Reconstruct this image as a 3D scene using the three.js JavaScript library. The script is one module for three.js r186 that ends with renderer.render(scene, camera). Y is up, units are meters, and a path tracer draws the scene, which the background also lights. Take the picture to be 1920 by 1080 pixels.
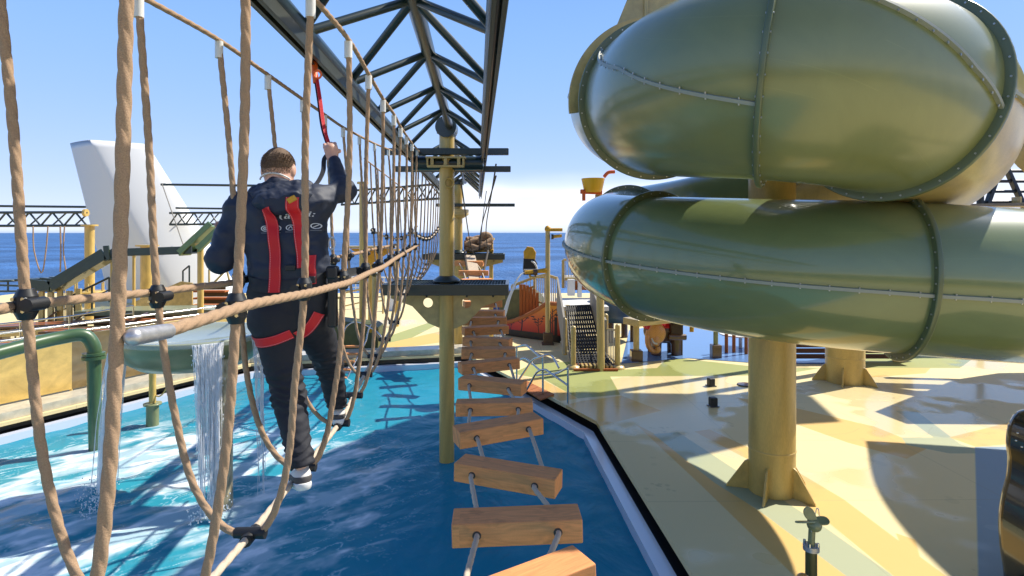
import * as THREE from 'three';
import { mergeGeometries } from 'three/addons/utils/BufferGeometryUtils.js';
import { RoundedBoxGeometry } from 'three/addons/geometries/RoundedBoxGeometry.js';
import { MarchingCubes } from 'three/addons/objects/MarchingCubes.js';
import { ImprovedNoise } from 'three/addons/math/ImprovedNoise.js';

// ---------------------------------------------------------------- camera, sky, sun, exposure
const scene = new THREE.Scene();
const camera = new THREE.PerspectiveCamera(2 * Math.atan(540 / 1100) * 180 / Math.PI, 1920 / 1080, 0.05, 60000);
camera.position.set(0, 3.2, 0);
camera.lookAt(0, 3.2, -10);
camera.setViewOffset(1920, 1080, 0, 104, 1920, 1080);      // a shifted lens keeps the uprights upright
scene.add(camera);
const renderer = new THREE.WebGLRenderer({ antialias: true });
renderer.setSize(1024, 576);
renderer.toneMapping = THREE.LinearToneMapping;
renderer.toneMappingExposure = 1.38;
renderer.shadowMap.enabled = true;

const SUN_EL = 50 * Math.PI / 180, SUN_AZ = 27 * Math.PI / 180;   // azimuth: from +x towards -z
const SUN = new THREE.Vector3(Math.cos(SUN_EL) * Math.cos(SUN_AZ), Math.sin(SUN_EL), -Math.cos(SUN_EL) * Math.sin(SUN_AZ));
const noise = new ImprovedNoise();
const fbm = (x, y, z, o = 4) => { let s = 0, a = 0.5; for (let i = 0; i < o; i++) { s += a * noise.noise(x, y, z); x *= 2.03; y *= 2.03; z *= 2.03; a *= 0.5; } return s; };
const sstep = (a, b, x) => { const t = Math.min(1, Math.max(0, (x - a) / (b - a))); return t * t * (3 - 2 * t); };
let seed = 12345;
const rnd = () => { seed = (seed * 1664525 + 1013904223) >>> 0; return seed / 4294967296; };
{
  const W = 1024, H = 512, data = new Float32Array(W * H * 4);
  for (let j = 0; j < H; j++) for (let i = 0; i < W; i++) {
    const el = ((j + 0.5) / H - 0.5) * Math.PI, ph = ((i + 0.5) / W - 0.5) * 2 * Math.PI;
    const d = [Math.cos(el) * Math.cos(ph), Math.sin(el), Math.cos(el) * Math.sin(ph)];
    const e = Math.max(0, d[1]), t = 1 - Math.exp(-e * 4.2), t2 = 1 - Math.exp(-e * 16);
    const t3 = sstep(0.25, 0.9, e); let r = 0.68 - 0.20 * t2 - 0.35 * t - 0.08 * t3, g = 0.74 - 0.12 * t2 - 0.29 * t - 0.22 * t3, b = 0.86 - 0.10 * t - 0.46 * t3;
    // thin cloud bank low on the horizon
    const ce = d[1] + 0.012 * fbm(d[0] * 6, d[2] * 6, 3.1);
    let c = sstep(0.004, 0.02, ce) * (1 - sstep(0.065, 0.105, ce)) * sstep(-0.45, -0.02, d[0] + 0.25 * fbm(d[0] * 3, d[1] * 18, d[2] * 3 + 7));
    c *= 0.55 + 0.45 * sstep(-0.25, 0.2, fbm(d[0] * 5, d[1] * 40, d[2] * 5));
    r += (0.95 - r) * c * 0.75; g += (0.96 - g) * c * 0.75; b += (1.0 - b) * c * 0.75;
    const sd = Math.max(0, d[0] * SUN.x + d[1] * SUN.y + d[2] * SUN.z);
    const gl = 0.35 * Math.pow(sd, 12) + 1.2 * Math.pow(sd, 120);
    r += gl; g += gl * 0.97; b += gl * 0.9;
    if (d[1] < 0) { r = 0.25; g = 0.38; b = 0.6; }
    const o = (j * W + i) * 4; data[o] = r; data[o + 1] = g; data[o + 2] = b; data[o + 3] = 1;
  }
  const sky = new THREE.DataTexture(data, W, H, THREE.RGBAFormat, THREE.FloatType);
  sky.mapping = THREE.EquirectangularReflectionMapping; sky.magFilter = THREE.LinearFilter; sky.minFilter = THREE.LinearFilter; sky.needsUpdate = true;
  scene.background = sky; scene.environment = sky;
}
const sun = new THREE.DirectionalLight(new THREE.Color(1, 0.94, 0.83), 5.0);
sun.position.copy(SUN).multiplyScalar(60); sun.castShadow = true;
sun.shadow.camera.left = -40; sun.shadow.camera.right = 40; sun.shadow.camera.top = 40; sun.shadow.camera.bottom = -40; sun.shadow.camera.far = 140;
sun.shadow.mapSize.set(4096, 4096); sun.shadow.radius = 1;
scene.add(sun); scene.add(sun.target);

// ---------------------------------------------------------------- helpers
const V = (x, y, z) => new THREE.Vector3(x, y, z);
const P = (px, py, d) => V((px - 960) / 1100 * d, 3.2 - (py - 436) / 1100 * d, -d);          // a picture point at a real distance
const G = (px, py, y = 0) => { const d = (3.2 - y) * 1100 / (py - 436); return V((px - 960) / 1100 * d, y, -d); };   // on level ground at height y
const used = {};
const numbered = n => { const k = used[n] = (used[n] ?? -1) + 1; return k ? `${n}_${String(k).padStart(3, '0')}` : n; };
function thing(name, label, category, pos = V(0, 0, 0), turn = 0, group) {
  const o = new THREE.Group(); o.name = numbered(name); scene.add(o);
  o.position.copy(pos); o.rotation.y = turn; o.userData = { label, category }; if (group) o.userData.group = group;
  return o;
}
function mesh(name, geo, mat, parent) {
  const m = new THREE.Mesh(Array.isArray(geo) ? merge(geo) : geo, mat); m.castShadow = m.receiveShadow = true;
  m.name = parent ? name : numbered(name); (parent || scene).add(m); return m;
}
function struct(name, geo, mat) { const m = mesh(name, geo, mat); m.userData.kind = 'structure'; return m; }
function solo(name, geo, mat, label, category, group) { const m = mesh(name, geo, mat); m.userData = { label, category }; if (group) m.userData.group = group; return m; }
function stuff(name, geo, mat, parent) { const m = mesh(name, geo, mat, parent); m.userData.kind = 'stuff'; return m; }
function copyOf(src, label, pos, turn) { const c = src.clone(); c.name = numbered(src.name.replace(/_\d{3}$/, '')); c.userData = { ...src.userData, label }; scene.add(c); if (pos) c.position.copy(pos); if (turn !== undefined) c.rotation.y = turn; return c; }
function norm(g) { let q = g.index ? g.toNonIndexed() : g.clone(); for (const k of Object.keys(q.attributes)) if (!['position', 'normal', 'uv'].includes(k)) q.deleteAttribute(k); q.morphAttributes = {}; if (!q.attributes.uv) q.setAttribute('uv', new THREE.BufferAttribute(new Float32Array(q.attributes.position.count * 2), 2)); if (!q.attributes.normal) q.computeVertexNormals(); return q; }
const merge = list => list.length === 1 ? list[0] : mergeGeometries(list.map(norm));
const Yup = V(0, 1, 0);
function cyl(a, b, r, r2 = r, seg = 16, open = false) {
  const d = b.clone().sub(a), L = d.length(), g = new THREE.CylinderGeometry(r2, r, L, seg, 1, open);
  g.applyQuaternion(new THREE.Quaternion().setFromUnitVectors(Yup, d.normalize())); g.translate((a.x + b.x) / 2, (a.y + b.y) / 2, (a.z + b.z) / 2); return g;
}
function bar(a, b, w, h, rad = 0.004, up = Yup) {   // box from a to b, w across, h upwards
  const d = b.clone().sub(a), L = d.length(); d.normalize();
  const s = V().crossVectors(d, Math.abs(d.dot(up)) > 0.99 ? V(0, 0, 1) : up).normalize(), u = V().crossVectors(s, d);
  const g = rad ? new RoundedBoxGeometry(w, h, L, 2, Math.min(rad, w / 3, h / 3)) : new THREE.BoxGeometry(w, h, L);
  g.applyMatrix4(new THREE.Matrix4().makeBasis(s, u, d.clone().negate()).setPosition(a.clone().add(b).multiplyScalar(0.5))); return g;
}
function box(x, y, z, w, h, d, rad = 0.006) { const g = rad ? new RoundedBoxGeometry(w, h, d, 2, Math.min(rad, w / 3, h / 3, d / 3)) : new THREE.BoxGeometry(w, h, d); g.translate(x, y, z); return g; }
const curve = (pts, closed = false) => new THREE.CatmullRomCurve3(pts, closed, 'centripetal');
const tube = (pts, r, n = 40, seg = 10) => new THREE.TubeGeometry(curve(pts), n, r, seg, false);
function ell(c, rx, ry, rz, w = 24, h = 16) { const g = new THREE.SphereGeometry(1, w, h); g.scale(rx, ry, rz); g.translate(c.x, c.y, c.z); return g; }
function lathe(pts, seg = 32, pos = V(0, 0, 0)) { const g = new THREE.LatheGeometry(pts.map(p => new THREE.Vector2(p[0], p[1])), seg); g.translate(pos.x, pos.y, pos.z); return g; }
function prism(pts2, depth, place, bevel = 0.006) {    // outline in x,y, pushed along z, then placed by a matrix
  const s = new THREE.Shape(pts2.map(p => new THREE.Vector2(p[0], p[1])));
  const g = new THREE.ExtrudeGeometry(s, { depth: depth - 2 * bevel, bevelEnabled: bevel > 0, bevelSize: bevel, bevelThickness: bevel, bevelSegments: 2, curveSegments: 16 });
  g.translate(0, 0, bevel); if (place) g.applyMatrix4(place); return g;
}
// a laid rope: three strands twisted, as real geometry
function rope(pts, r, step = 0.02, seg = 9, pitch = 0.07) {
  const c = pts.getPoint ? pts : curve(pts), L = c.getLength(), n = Math.max(6, Math.ceil(L / step)), fr = c.computeFrenetFrames(n, false);
  const pos = [], uv = [], idx = [];
  for (let i = 0; i <= n; i++) {
    const p = c.getPointAt(i / n), s = L * i / n, tw = s / pitch * 2 * Math.PI / 3 * 3;
    for (let k = 0; k <= seg; k++) {
      const a = k / seg * 2 * Math.PI, rr = r * (0.76 + 0.28 * Math.sqrt(Math.abs(Math.cos(1.5 * a + tw * 0.5))));
      const ca = Math.cos(a) * rr, sa = Math.sin(a) * rr, N = fr.normals[i], B = fr.binormals[i];
      pos.push(p.x + N.x * ca + B.x * sa, p.y + N.y * ca + B.y * sa, p.z + N.z * ca + B.z * sa); uv.push(s * 8, k / seg * 1);
    }
  }
  const w = seg + 1;
  for (let i = 0; i < n; i++) for (let k = 0; k < seg; k++) { const a = i * w + k; idx.push(a, a + 1, a + w, a + 1, a + w + 1, a + w); }
  const g = new THREE.BufferGeometry(); g.setAttribute('position', new THREE.Float32BufferAttribute(pos, 3)); g.setAttribute('uv', new THREE.Float32BufferAttribute(uv, 2)); g.setIndex(idx); g.computeVertexNormals(); return g;
}

// ---------------------------------------------------------------- textures and materials
function dataTex(w, h, fn, srgb = true, rx = 1, ry = 1) {
  const d = new Uint8Array(w * h * 4);
  for (let j = 0; j < h; j++) for (let i = 0; i < w; i++) { const c = fn(i / w, j / h, i, j), o = (j * w + i) * 4; d[o] = Math.max(0, Math.min(255, c[0])); d[o + 1] = Math.max(0, Math.min(255, c[1])); d[o + 2] = Math.max(0, Math.min(255, c[2])); d[o + 3] = 255; }
  const t = new THREE.DataTexture(d, w, h); t.magFilter = THREE.LinearFilter; t.minFilter = THREE.LinearMipmapLinearFilter; t.generateMipmaps = true; t.wrapS = t.wrapT = THREE.RepeatWrapping; t.repeat.set(rx, ry);
  if (srgb) t.colorSpace = THREE.SRGBColorSpace; t.needsUpdate = true; return t;
}
// tileable noise from a torus
const tile = (u, v, f, z = 0, o = 4) => { const a = u * 2 * Math.PI, b = v * 2 * Math.PI, R = f / 6.283; return fbm(Math.cos(a) * R + z, Math.sin(a) * R + Math.cos(b) * R * 0.7, Math.sin(b) * R + z * 1.7, o); };
const mottle = dataTex(256, 256, (u, v) => { const n = 226 + 46 * tile(u, v, 8, 2) + 14 * (rnd() - 0.5); return [n, n, n]; });
const subtle = dataTex(512, 512, (u, v) => { const st = Math.max(0, tile(u, v, 3, 8, 2)) * 20 * Math.max(0, noise.noise(u * 70, v * 3, 4)), sc = noise.noise(u * 8 + v * 60, v * 5, 9) > 0.6 ? 11 : 0; const n = 234 + 12 * tile(u, v, 10, 2) - st + sc + 5 * (rnd() - 0.5); return [n, n, n * 0.985]; });
const grime = dataTex(256, 256, (u, v) => { const n = 90 + 150 * tile(u, v, 9, 5); return [n, n, n]; }, false);
const fibre = dataTex(128, 64, () => { const n = 205 + 50 * rnd(); return [n, n * (0.97 + 0.03 * rnd()), n * 0.96]; });
const woodT = dataTex(512, 128, (u, v) => { const g = fbm(u * 5, v * 26, 1.3, 4), w = fbm(u * 2.2 + 4, v * 5, 7.7, 2), l = 0.5 + 0.5 * Math.sin((v * 15 + w * 5) * 6.283); const wear = sstep(0.12, 0.4, fbm(u * 6 + 3, v * 5, 4.2, 4)), ding = noise.noise(u * 90, v * 70, 2) > 0.68 ? 0.10 : 0; const n = 0.88 + 0.13 * g + 0.045 * l + 0.04 * (rnd() - 0.5) - 0.09 * wear - 0.8 * ding; return [248 * n, 164 * n, 98 * n]; });
const weave = dataTex(64, 64, (u, v, i, j) => { const n = 160 + 60 * ((i + j) % 4 < 2 ? 1 : 0) + 35 * rnd(); return [n, n, n]; }, false);
const S = (color, roughness, o = {}) => new THREE.MeshStandardMaterial({ color: Array.isArray(color) ? new THREE.Color().setRGB(...color) : color, roughness, ...o });
const PH = (color, roughness, o = {}) => new THREE.MeshPhysicalMaterial({ color: Array.isArray(color) ? new THREE.Color().setRGB(...color) : color, roughness, ...o });
const M = {
  rope: S([0.46, 0.315, 0.205], 0.95, { map: fibre, bumpMap: fibre, bumpScale: 0.0015 }),
  ropeWhite: S([0.68, 0.57, 0.45], 0.9, { map: fibre }),
  ropeDark: S([0.10, 0.085, 0.07], 0.9, { map: fibre }),
  steelGreen: PH([0.016, 0.034, 0.030], 0.38, { map: mottle, clearcoat: 0.5, clearcoatRoughness: 0.25 }),
  railDark: S([0.055, 0.06, 0.045], 0.4, { metalness: 0.3 }),
  black: S([0.012, 0.013, 0.015], 0.5),
  blackGloss: PH([0.01, 0.011, 0.012], 0.25, { clearcoat: 1, clearcoatRoughness: 0.06 }),
  yellow: PH([0.74, 0.50, 0.13], 0.38, { map: mottle, clearcoat: 0.35, clearcoatRoughness: 0.25 }),
  bright: S([0.75, 0.40, 0.02], 0.4, { map: mottle }),
  tan: PH([0.66, 0.48, 0.17], 0.4, { map: mottle, clearcoat: 0.5, clearcoatRoughness: 0.2 }),
  slideUp: PH([0.23, 0.25, 0.085], 0.42, { map: subtle, clearcoat: 0.9, clearcoatRoughness: 0.2 }),
  slide: PH([0.20, 0.25, 0.10], 0.3, { map: subtle, clearcoat: 1, clearcoatRoughness: 0.08 }),
  flange: PH([0.12, 0.15, 0.065], 0.45, { map: subtle, clearcoat: 0.6, clearcoatRoughness: 0.2 }),
  seam: S([0.36, 0.38, 0.31], 0.45, { map: mottle }),
  bolt: S([0.5, 0.5, 0.48], 0.35, { metalness: 0.8 }),
  chrome: S([0.62, 0.62, 0.60], 0.18, { metalness: 1 }),
  alu: S([0.62, 0.62, 0.64], 0.42, { metalness: 0.7, map: mottle }),
  white: S([0.84, 0.84, 0.84], 0.5, { map: subtle }),
  gutter: PH([0.66, 0.70, 0.80], 0.25, { clearcoat: 0.6, clearcoatRoughness: 0.1 }),
  wood: S(0xffffff, 0.7, { map: woodT, bumpMap: woodT, bumpScale: 0.002 }),
  woodGrey: S([0.5, 0.42, 0.36], 0.8, { map: woodT }),
  oldWood: S([0.5, 0.36, 0.22], 0.8, { map: woodT }),
  pipe: PH([0.075, 0.15, 0.06], 0.35, { map: mottle, clearcoat: 0.4 }),
  olive: PH([0.27, 0.29, 0.13], 0.4, { map: mottle, clearcoat: 0.5, clearcoatRoughness: 0.2 }),
  jacket: S([0.013, 0.020, 0.042], 0.62, { bumpMap: weave, bumpScale: 0.0004 }),
  trouser: S([0.010, 0.011, 0.018], 0.75),
  skin: PH([0.62, 0.36, 0.26], 0.5, { sheen: 0.2 }),
  hair: S([0.17, 0.108, 0.066], 0.8, { map: fibre }),
  red: S(0xffffff, 0.6, { map: dataTex(64, 64, (u, v, i, j) => { const st = (i === 4 || i === 59 || i === 58) && j % 8 < 5, n = 0.86 + 0.14 * ((i + (j >> 1)) % 3) / 2 + 0.06 * rnd(); return st ? [225, 200, 200] : [206 * n, 20 * n, 30 * n]; }), bumpMap: weave, bumpScale: 0.0006 }),
  orange: S([0.75, 0.13, 0.02], 0.5),
  belt: S([0.02, 0.021, 0.024], 0.7),
  shoeW: S([0.62, 0.60, 0.57], 0.7), shoeG: S([0.06, 0.055, 0.055], 0.7), sock: S([0.45, 0.46, 0.5], 0.9, { map: fibre }),
  brown: PH([0.13, 0.06, 0.022], 0.4, { map: mottle, clearcoat: 0.6 }),
  ochre: PH([0.78, 0.36, 0.09], 0.35, { map: mottle, clearcoat: 0.6 }),
  blueTank: S([0.06, 0.12, 0.20], 0.4, { map: mottle }), blue: S([0.02, 0.05, 0.26], 0.4),
  grid: S([0.035, 0.055, 0.055], 0.5, { metalness: 0.3 }),
  glass: PH([0.86, 0.93, 0.9], 0.03, { transmission: 1, thickness: 0, ior: 1.5 }),
  spray: PH([1.0, 1.0, 1.0], 0.25, { transmission: 0.22, thickness: 0, ior: 1.33 }),
  film: PH([0.93, 0.97, 0.97], 0.08, { transmission: 0.85, thickness: 0, ior: 1.33 }),
  wallGrey: S([0.36, 0.33, 0.28], 0.8, { map: mottle }),
};

// ---------------------------------------------------------------- sea, decks, pool
const seaB = dataTex(512, 512, (u, v) => { const n = 128 + 150 * tile(u, v, 14, 1, 5) + 60 * tile(u, v, 40, 9, 3); return [n, n, n]; }, false);
{
  const g = new THREE.PlaneGeometry(60000, 60000); g.rotateX(-Math.PI / 2); g.translate(0, -26, -25000);
  const uv = g.attributes.uv; for (let i = 0; i < uv.count; i++) uv.setXY(i, uv.getX(i) * 60000 / 55, uv.getY(i) * 60000 / 55);
  const seaC = dataTex(256, 256, (u, v) => { const n = 200 + 90 * tile(u, v, 5, 4, 4); return [n, n, n]; });
  seaC.repeat.set(0.11, 0.11);
  struct('sea', g, PH([0.075, 0.21, 0.50], 0.5, { map: seaC, bumpMap: seaB, bumpScale: 2.2, ior: 1.33 }));
}
const POOL = [[-14.6, 3], [-8.42, -9.65], [-6.2, -14.1], [-1.35, -15.2], [0.42, -11.6], [1.21, -9.9], [1.95, 3]];
function offset(poly, d) {           // outwards
  const n = poly.length, out = [];
  for (let i = 0; i < n; i++) {
    const a = poly[(i + n - 1) % n], b = poly[i], c = poly[(i + 1) % n];
    const nrm = (p, q) => { const dx = q[0] - p[0], dz = q[1] - p[1], l = Math.hypot(dx, dz); return [dz / l, -dx / l]; };
    const n1 = nrm(a, b), n2 = nrm(b, c), k = 1 + n1[0] * n2[0] + n1[1] * n2[1];
    out.push([b[0] + (n1[0] + n2[0]) / k * d, b[1] + (n1[1] + n2[1]) / k * d]);
  }
  return out;
}
const SGN = (() => { const o = offset(POOL, 0.5); return Math.max(...o.map(p => p[0])) > 1.95 ? 1 : -1; })();
const off = d => offset(POOL, d * SGN);
const pathOf = (poly, C = THREE.Shape) => { const s = new C(); poly.forEach((p, i) => i ? s.lineTo(p[0], p[1]) : s.moveTo(p[0], p[1])); s.closePath(); return s; };
function slab(outer, hole, y, th) {   // x,z outlines → a level slab with its top at y
  const s = pathOf(outer); if (hole) s.holes.push(pathOf(hole, THREE.Path));
  const g = new THREE.ExtrudeGeometry(s, { depth: th, bevelEnabled: false }); g.rotateX(Math.PI / 2); g.translate(0, y, 0); return g;
}
const flip = g => { g.computeVertexNormals(); return g; };
// painted deck
const DX0 = -10, DZ0 = -26, DS = 24;
const deckCanvas = document.createElement('canvas'); deckCanvas.width = deckCanvas.height = 2048;
{
  const c = deckCanvas.getContext('2d'), k = 2048 / DS;
  c.fillStyle = '#d9c795'; c.fillRect(0, 0, 2048, 2048);
  const poly = (col, pts) => { c.fillStyle = col; c.beginPath(); pts.forEach(([px, py], i) => { const w = G(px, py), X = (w.x - DX0) * k, Y = (w.z - DZ0) * k; i ? c.lineTo(X, Y) : c.moveTo(X, Y); }); c.closePath(); c.fill(); };
  const gr = '#9da167', ye = '#d3ae68', cr = '#d9c795', sg = '#a5a988', bl = '#8598a4', g2 = '#969a5c';
  poly(g2, [[960, 700], [1000, 682], [1240, 668], [1420, 688], [1420, 704], [1144, 706], [1163, 740], [1084, 747], [1021, 712]]);
  poly(cr, [[1140, 672], [1255, 668], [1232, 690], [1140, 694]]);
  poly(ye, [[960, 712], [1010, 708], [1084, 747], [1050, 752]]);
  poly(gr, [[600, 640], [700, 632], [740, 660], [600, 664]]);
  poly(gr, [[700, 640], [830, 596], [830, 604], [730, 655]]); poly(ye, [[690, 652], [840, 618], [840, 640], [700, 660]]);
  poly(ye, [[1020, 770], [1090, 752], [1165, 742], [1240, 770], [1120, 800]]);
  poly(ye, [[1192, 795], [1225, 812], [1345, 905], [1440, 970], [1600, 1090], [1500, 1090], [1316, 911]]);
  poly(sg, [[1225, 814], [1271, 810], [1387, 886], [1540, 984], [1690, 1090], [1600, 1090], [1420, 955], [1341, 906]]);
  poly(ye, [[1302, 809], [1330, 805], [1470, 870], [1580, 935], [1800, 1100], [1700, 1100], [1560, 985], [1400, 860]]);
  poly(ye, [[1380, 745], [1470, 760], [1640, 800], [1740, 840], [1700, 860], [1590, 830], [1450, 780]]);
  poly(g2, [[1610, 655], [1830, 668], [1800, 690], [1610, 690]]);
  poly(ye, [[1600, 690], [1745, 690], [1735, 700], [1600, 710]]);
  poly(sg, [[1690, 820], [1750, 820], [1680, 770], [1720, 772], [1800, 832], [1850, 850], [1780, 850], [1700, 834]]);
  poly(bl, [[1828, 838], [1980, 836], [2100, 1100], [1835, 1100]]);
  poly(ye, [[1680, 1000], [1716, 1012], [1740, 1100], [1720, 1100]]);
  poly(ye, [[1780, 820], [1900, 790], [1900, 832], [1830, 838]]);
  poly(gr, [[1480, 690], [1540, 690], [1480, 700], [1440, 700]]);
  c.globalAlpha = 0.07;
  for (let i = 0; i < 900; i++) { c.fillStyle = rnd() < 0.6 ? '#6b6250' : '#fff6e0'; const x = rnd() * 2048, y = rnd() * 2048, r = 1 + rnd() * rnd() * 9; c.beginPath(); c.ellipse(x, y, r, r * (0.4 + rnd()), rnd() * 3, 0, 6.3); c.fill(); }
  c.globalAlpha = 0.30; c.strokeStyle = '#8d8264'; c.lineWidth = 1; for (let i = 0; i < 14; i++) { c.beginPath(); c.moveTo(0, 90 + i * 172); c.lineTo(2048, 60 + i * 172); c.stroke(); c.beginPath(); c.moveTo(60 + i * 210, 0); c.lineTo(110 + i * 210, 2048); c.stroke(); }
  c.globalAlpha = 0.12; for (let i = 0; i < 160; i++) { c.fillStyle = '#5f5746'; const x = rnd() * 2048, y = rnd() * 2048; for (let k = 0; k < 14; k++) { const r = 0.6 + rnd() * 2.2; c.beginPath(); c.arc(x + (rnd() - 0.5) * 34, y + (rnd() - 0.5) * 34, r, 0, 6.3); c.fill(); } }
  c.globalAlpha = 0.16; c.strokeStyle = '#776f5c'; c.lineWidth = 1.2;
  for (let i = 0; i < 90; i++) { let x = rnd() * 2048, y = rnd() * 2048, a = rnd() * 6.3; c.beginPath(); c.moveTo(x, y); for (let j = 0; j < 5; j++) { a += (rnd() - 0.5); x += Math.cos(a) * 20; y += Math.sin(a) * 20; c.lineTo(x, y); } c.stroke(); }
  c.globalAlpha = 1;
}
const deckMap = new THREE.CanvasTexture(deckCanvas); deckMap.colorSpace = THREE.SRGBColorSpace; deckMap.flipY = false; deckMap.anisotropy = 8;
const deckRough = dataTex(512, 512, (u, v) => {
  const x = DX0 + u * DS, z = DZ0 + v * DS, n = fbm(x * 0.45, z * 0.45, 2.2, 5);
  const near = Math.exp(-(((x - 2.2) / 2.6) ** 2 + ((z + 11.4) / 2.2) ** 2)) + Math.exp(-(((x - 7.5) / 3.0) ** 2 + ((z + 11) / 2.6) ** 2));
  const wet = sstep(0.0, 0.10, n + 0.38 * near - 0.14), r = 0.66 - 0.50 * wet + 0.05 * fbm(x * 3, z * 3, 5, 3); return [r * 255, r * 255, r * 255];
}, false);
deckRough.wrapS = deckRough.wrapT = THREE.ClampToEdgeWrapping;
const grit = grime.clone(); grit.repeat.set(26, 26); grit.needsUpdate = true;
const deckMat = PH(0xffffff, 1.0, { specularIntensity: 0.6, map: deckMap, roughnessMap: deckRough, bumpMap: grit, bumpScale: 0.0012 });
{
  const g = slab([[-26, 16], [-26, -31], [-2, -31], [16, -31], [22, -20], [22, 16]], off(0.225), 0, 0.06);
  const p = g.attributes.position, uv = g.attributes.uv;
  for (let i = 0; i < p.count; i++) uv.setXY(i, (p.getX(i) - DX0) / DS, (p.getZ(i) - DZ0) / DS);
  struct('deck', flip(g), deckMat);
}
// below the deck: the dark overflow slot, the pale gutter lip, the basin
{
  const lip = slab(off(0.17), off(0.0), -0.17, 0.3); const a = new THREE.Group();
  const pool = thing('pool_edge', 'pale overflow lip and dark slot running round the turquoise pool', 'pool edge');
  mesh('gutter_lip', flip(lip), M.gutter, pool);
  mesh('overflow_slot', flip(slab(off(0.62), off(0.17), -0.24, 0.12)), M.black, pool);
  struct('hull_deck', flip(slab([[-26, 16], [-26, -31], [16, -31], [22, -20], [22, 16]], off(0.62), -0.08, 0.5)), M.wallGrey);
  struct('pool_floor', flip(slab(off(0.1), null, -1.6, 0.2)), M.blueTank);
}
// water: waves as geometry, ripples as bump, foam as matter floating on it
{
  const nx = 220, nz = 240, x0 = -15, x1 = 2.2, z0 = -15.4, z1 = 3.1;
  const inside = (x, z) => { let c = false; for (let i = 0, j = POOL.length - 1; i < POOL.length; j = i++) { const a = POOL[i], b = POOL[j]; if ((a[1] > z) !== (b[1] > z) && x < (b[0] - a[0]) * (z - a[1]) / (b[1] - a[1]) + a[0]) c = !c; } return c; };
  const s = pathOf(off(0.03));
  const g = new THREE.PlaneGeometry(x1 - x0, z1 - z0, nx, nz); g.rotateX(-Math.PI / 2); g.translate((x0 + x1) / 2, 0, (z0 + z1) / 2);
  const p = g.attributes.position, uv = g.attributes.uv;
  for (let i = 0; i < p.count; i++) {
    const x = p.getX(i), z = p.getZ(i), chop = 0.35 + 0.65 * Math.exp(-(((x + 4.6) / 3) ** 2 + ((z + 7.5) / 4) ** 2));
    p.setY(i, -0.3 + chop * (0.06 * fbm(x * 0.9 + z * 0.5, 1.7, z * 1.1 - x * 0.3, 4) + 0.03 * noise.noise(x * 3.1, 4.2, z * 3.1)));
    uv.setXY(i, (x - x0) / (x1 - x0), (z - z0) / (z1 - z0));
  }
  const idx = g.index.array, keep = []; const box2 = off(0.15);
  const ins = (x, z) => { let c = false; for (let i = 0, j = box2.length - 1; i < box2.length; j = i++) { const a = box2[i], b = box2[j]; if ((a[1] > z) !== (b[1] > z) && x < (b[0] - a[0]) * (z - a[1]) / (b[1] - a[1]) + a[0]) c = !c; } return c; };
  for (let i = 0; i < idx.length; i += 3) { const cx = (p.getX(idx[i]) + p.getX(idx[i + 1]) + p.getX(idx[i + 2])) / 3, cz = (p.getZ(idx[i]) + p.getZ(idx[i + 1]) + p.getZ(idx[i + 2])) / 3; if (ins(cx, cz)) keep.push(idx[i], idx[i + 1], idx[i + 2]); }
  g.setIndex(keep); g.computeVertexNormals();
  const blobs = [[-4.0, -7.3, 1.5, 1], [-4.9, -8.2, 1.7, 1], [-3.3, -6.4, 1.2, .9], [-5.9, -7.6, 1.6, .6], [-6.3, -9.6, 1.4, .6], [-2.9, -8.2, 1.2, .75], [-3.9, -6.2, .9, .8], [-6.6, -8.4, 1.4, .5], [-5.2, -6.4, 1.4, .5], [-2.6, -7.6, 1.2, .55], [-4.4, -6.1, 1.3, .8], [-3.4, -9.2, 1.3, .7]];
  const col = dataTex(1024, 1024, (u, v) => {
    const x = x0 + u * (x1 - x0), z = z0 + v * (z1 - z0);
    let m = 0; for (const b of blobs) m += b[3] * Math.exp(-((x - b[0]) ** 2 + (z - b[1]) ** 2) / (b[2] * b[2]));
    m = Math.min(1, m);
    const a = (x * 0.72 - z * 0.69), b = (x * 0.69 + z * 0.72);           // streaks lie along a
    const wx = fbm(a * 0.8, b * 1.2, 8.1, 3) * 1.1, r1 = 1 - Math.abs(fbm(a * 0.75 + wx, b * 2.1 + wx, 3.3, 5)) * 3.4, r2 = 1 - Math.abs(fbm(a * 1.9 - wx, b * 3.4, 6.1, 4)) * 3.6;
    const cl = fbm(a * 0.9 + wx * 0.6, b * 1.7, 1.9, 5), lace = Math.max(0, r1 * 0.6 + r2 * 0.4);
    let f = sstep(-0.05, 0.20, cl + (m - 0.70) * 0.42) * (0.45 + 0.55 * sstep(0.45, 0.95, lace)) * sstep(0.12, 0.6, m);
    f = Math.max(f, 0.55 * sstep(0.90, 1.0, r1) * sstep(0.10, 0.45, m), 0.28 * sstep(0.93, 1.0, r2) * sstep(0.06, 0.3, m));
    f = Math.min(0.94, f);
    const t = fbm(x * 0.5, z * 0.5, 4.4, 4), milk = 0.35 * m + 0.35 * t;
    const base = [0.013 + 0.035 * milk, 0.225 + 0.11 * milk, 0.33 + 0.03 * milk];
    // the floor's white net of light lines is not painted: only tiles of the basin show, faintly
    const L = q => 255 * Math.pow(q, 1 / 2.2);
    return [L(base[0] * (1 - f) + 0.80 * f), L(base[1] * (1 - f) + 0.84 * f), L(base[2] * (1 - f) + 0.86 * f)];
  });
  col.wrapS = col.wrapT = THREE.ClampToEdgeWrapping;
  const rip = dataTex(512, 512, (u, v) => { const n = 128 + 170 * tile(u, v, 13, 3, 5); return [n, n, n]; }, false, 7, 7.5);
  struct('pool_water', g, PH(0xffffff, 0.12, { map: col, bumpMap: rip, bumpScale: 0.012, ior: 1.33, specularIntensity: 0.16 }));
}

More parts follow.
